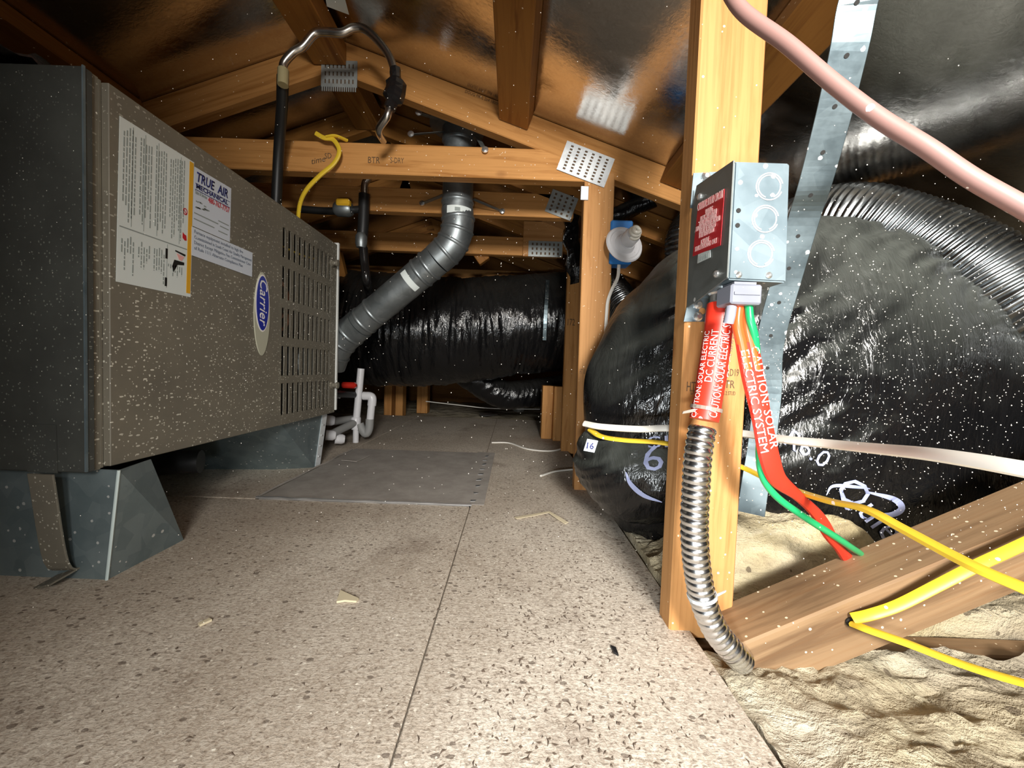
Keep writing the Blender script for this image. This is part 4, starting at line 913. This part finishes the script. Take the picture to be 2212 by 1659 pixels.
cable('cable', [(2150, 1108, .56), (2180, 1090, .56), (2230, 1085, .55)], .012, .008, WHITE, 'white cable end poking over the top of the sloping web')
cable('cable', [(682, 288, 1.13), (700, 298, 1.13), (720, 302, 1.13), (733, 325, 1.125), (722, 352, 1.125), (690, 380, 1.125), (662, 410, 1.135), (648, 440, 1.15), (643, 480, 1.16)], .013, .007, YELLOW, 'yellow cable draped over the handwritten tie beam and hanging behind the furnace', hint=(0, -1, 0))
cable('cable', [(705, 296, 1.128), (725, 294, 1.13), (750, 304, 1.155)], .012, .007, YELLOW, 'short yellow cable end resting on top of the handwritten tie beam', hint=(0, 0, 1))
cable('cable', [(1337, 572, 1.15), (1334, 600, 1.15), (1322, 625, 1.15), (1313, 650, 1.15), (1310, 680, 1.15), (1308, 718, 1.15)], .010, .006, WHITE, 'white cable hanging from the blue box of the lampholder', hint=(0, -1, 0))
cable('cable', [(1318, 600, 1.22), (1316, 640, 1.215), (1313, 690, 1.215)], .008, .006, YELLOW, 'yellow cable stapled to the side of the lampholder post', hint=(0, -1, 0))
cable('cable', [(920, 867, 2.78), (1000, 876, 2.78), (1060, 882, 2.78), (1166, 884, 2.78)], .010, .007, WHITE, 'white cable stretched across the far end of the deck')
def scrap(name, pts, w_, t_, mat, label, cat):
    bm = nb(); path = smoothpath([PF(x, y, z) for x, y, z in pts], 6); sweep(bm, path, flat(w_, t_), hint=(0, 0, 1)); return tag(obj(name, bm, mat, smooth=True), label, cat)
scrap('cable_offcut', [(1062, 956, .004), (1100, 957, .005), (1140, 970, .004), (1190, 974, .004), (1226, 965, .004)], .011, .007, WHITE, 'longer white cable offcut lying wavy on the deck near the hatch', 'cable')
scrap('cable_offcut', [(1168, 1028, .004), (1200, 1018, .005), (1246, 1013, .004)], .009, .006, WHITE, 'shorter white cable offcut lying on the deck against the black duct', 'cable')
p = [PF(1113, 1119, .003), PF(1150, 1113, .004), PF(1186, 1106, .008), PF(1205, 1118, .006), PF(1224, 1130, .003)]
bm = nb(); sweep(bm, p, flat(.012, .0012), hint=(0, 0, 1)); tag(obj('paper_strip', bm, TAN), 'bent strip of tan paper lying on the deck in front of the hatch', 'paper strip')
for (pts, mat, nm, lab) in (([(1318, 1398), (1330, 1402), (1336, 1418), (1326, 1412)], BLACKSCRAP, 'plastic_scrap', 'small black plastic scrap on the deck near the post foot'), ([(727, 1303), (735, 1278), (775, 1296), (770, 1302), (745, 1300)], TAN, 'wood_sliver', 'pointed tan wood sliver lying on the middle of the deck'),
                            ([(428, 1350), (452, 1339), (458, 1342), (432, 1354)], TAN, 'wood_sliver', 'small pale wood sliver on the deck in front of the stand'), ([(1035, 893), (1060, 892), (1075, 896), (1040, 900)], FTAPE, 'foil_scrap', 'shiny crumpled foil scrap at the far end of the deck')):
    bm = nb(); quadplate(bm, [PF(x, y, .0006) for x, y in pts], (0, 0, 1), .003); tag(obj(nm, bm, mat), lab, 'scrap')
bm = nb(); bmesh.ops.create_icosphere(bm, subdivisions=3, radius=.05, matrix=M.Translation(PF(1120, 890)+V((0, 0, .035))))
for q in bm.verts: q.co += V((1, 1, .8))*.022*noise.noise(q.co*40); q.co.z = max(.001, q.co.z)
tag(obj('plastic_ball', bm, plain('crumpled_clear_plastic', '#8f8d88', .3)), 'crumpled clear plastic bag at the far end of the deck', 'plastic bag')

# crumbs and fibres littering the deck
bm = nb(); rg = random.Random(11)
for k in range(1250):
    if k < 700: x, y = rg.gauss(.10, .10), .33+abs(rg.gauss(.0, .30))
    else: x, y = rg.uniform(-.6, .26), rg.uniform(.33, 1.5)
    if not (-.6 < x < .258) or (-.66 < x < -.05 and .98 < y < 1.63): continue
    a = rg.uniform(0, math.pi); L = rg.choice((.0012, .0016, .002, .003, .005))*rg.uniform(.7, 1.3); wd = L*rg.uniform(.3, .8) if L < .003 else .0009
    u_ = V((math.cos(a), math.sin(a), 0)); v_ = V((-u_.y, u_.x, 0)); c = V((x, y, .0002)); bend = v_*L*rg.uniform(-.5, .5)
    q = [c-u_*L, c+bend-v_*wd, c+u_*L, c+bend+v_*wd]
    b = [bm.verts.new(p_) for p_ in q]; tp = bm.verts.new(c+bend+V((0, 0, min(.0015, wd))))
    for i in range(4): bm.faces.new([b[i], b[(i+1) % 4], tp])
tag(obj('wood_debris', bm, plain('dark_crumbs', '#54463a', .9), kind='stuff'), 'dark crumbs and wood fibres littering the deck boards', 'debris')
bm = nb(); zb_ = ZR-.002-.085; quadplate(bm, [PF(700, -25, zb_), PF(742, -14, zb_), PF(754, 32, zb_), PF(706, 14, zb_)], (0, 0, 1), .0008); tag(obj('paper_scrap', bm, LABEL), 'pale paper scrap stapled under the ridge board at the top', 'paper')

# ------------------------------------------------------------------ lampholder
lh = empty('lampholder', P(1352, 530, 1.15), 'white round lampholder with a coiled compact bulb on a blue box', 'lamp')
ax = V((.22, -.93, .28)).normalized(); lc = P(1347, 530, 1.13)
bm = nb(); lathe(bm, [(.055, 0), (.057, .004), (.054, .009), (.047, .010), (.044, .006), (.031, .006), (.029, .013), (.025, .021)], lc, ax, 32); obj('lamp_base', bm, CERAM, lh, True)
bm = nb(); lathe(bm, [(.020, .02), (.0225, .026), (.0225, .048), (.019, .054)], lc, ax, 24); obj('bulb_collar', bm, CERAM, lh, True)
u = ax.orthogonal().normalized(); v = ax.cross(u); bm = nb()
tube(bm, [lc+ax*(.054+.0035*i/3)+(u*math.cos(i*.75)+v*math.sin(i*.75))*(.016-.0004*i) for i in range(20)], .0055, 8, 4); obj('bulb_coil', bm, CFL, lh, True)
bm = nb(); c = P(1340, 525, 1.17); box(bm, (c.x-.035, 1.148, c.z-.068), (c.x+.03, 1.20, c.z+.06), .004); obj('blue_box', bm, BLUEB, lh)
obj('wattage_mark', textbm('60', lc+ax*.0095+V((-.034, -.004, -.036)), (1, .2, 0), (0, -.2, 1), .012, .008, .0002), INKD, lh)

# loose black plastic hanging by the second post, and small bits of metal
bm = nb(); path = smoothpath([P(x, y, d) for x, y, d in ((1250, 395, 1.60), (1238, 440, 1.62), (1232, 500, 1.64), (1240, 560, 1.64), (1250, 610, 1.66))], 6)
sweep(bm, path, lambda i, s: [(a*(1+.5*noise.noise(V((a*99, b*99, s*22)))), b*(1.3+.6*noise.noise(V((s*20, b*50, 2))))) for a, b in circ(.026, 12)], hint=(0, -1, 0)); tag(obj('black_plastic', bm, BLACKB), 'torn black plastic tail hanging against the second truss post', 'plastic')
c = P(1264, 417, 1.155); bm = nb(); box(bm, (c.x-.013, 1.154, c.z-.02), (c.x+.010, 1.1575, c.z+.02), .001); tag(obj('metal_clip', bm, PLATE), 'small bent metal clip at the top of the lampholder post', 'clip')
wrapduct_t = empty('black_duct', P(1400, 440, 1.5), 'dark wrapped branch duct under the roof beyond the lampholder', 'duct')
wrapduct('wrapped_body', [P(1320, 470, 1.42), P(1390, 440, 1.40), P(1460, 410, 1.38)], .028, BLACKB, wrapduct_t, .01, 20, 4)

# ------------------------------------------------------------------ dust hanging in the air
bm = nb(); rng = random.Random(5)
def mote(p, r):
    v = [bm.verts.new(p+V(d)*r) for d in ((1, 0, 0), (0, 1, 0), (-1, 0, 0), (0, -1, 0), (0, 0, 1), (0, 0, -1))]
    for a, b in ((0, 1), (1, 2), (2, 3), (3, 0)): bm.faces.new([v[a], v[b], v[4]]); bm.faces.new([v[b], v[a], v[5]])
for k in range(2300):
    p = V((rng.gauss(.47, .13), rng.uniform(.38, .62), rng.gauss(.36, .11))); 
    if p.y > .52 and .22 < p.x < .34 or p.z < .1: continue
    if p.x < .30 and p.y > .41: continue
    mote(p, rng.choice((.0004, .0005, .0006, .0009))*p.y/.5)
for k in range(900):
    p = V((rng.uniform(-.55, .7), rng.uniform(.35, 1.05), rng.uniform(.05, .95)))
    if p.z < roofz(p.x)-.2 and p.x > -.6: mote(p, rng.choice((.0004, .0006))*p.y/.5)
tag(obj('airborne_dust', bm, plain('dust_white', '#e9e4da', .8), kind='stuff'), 'white dust motes drifting in the beam of the work light', 'dust')
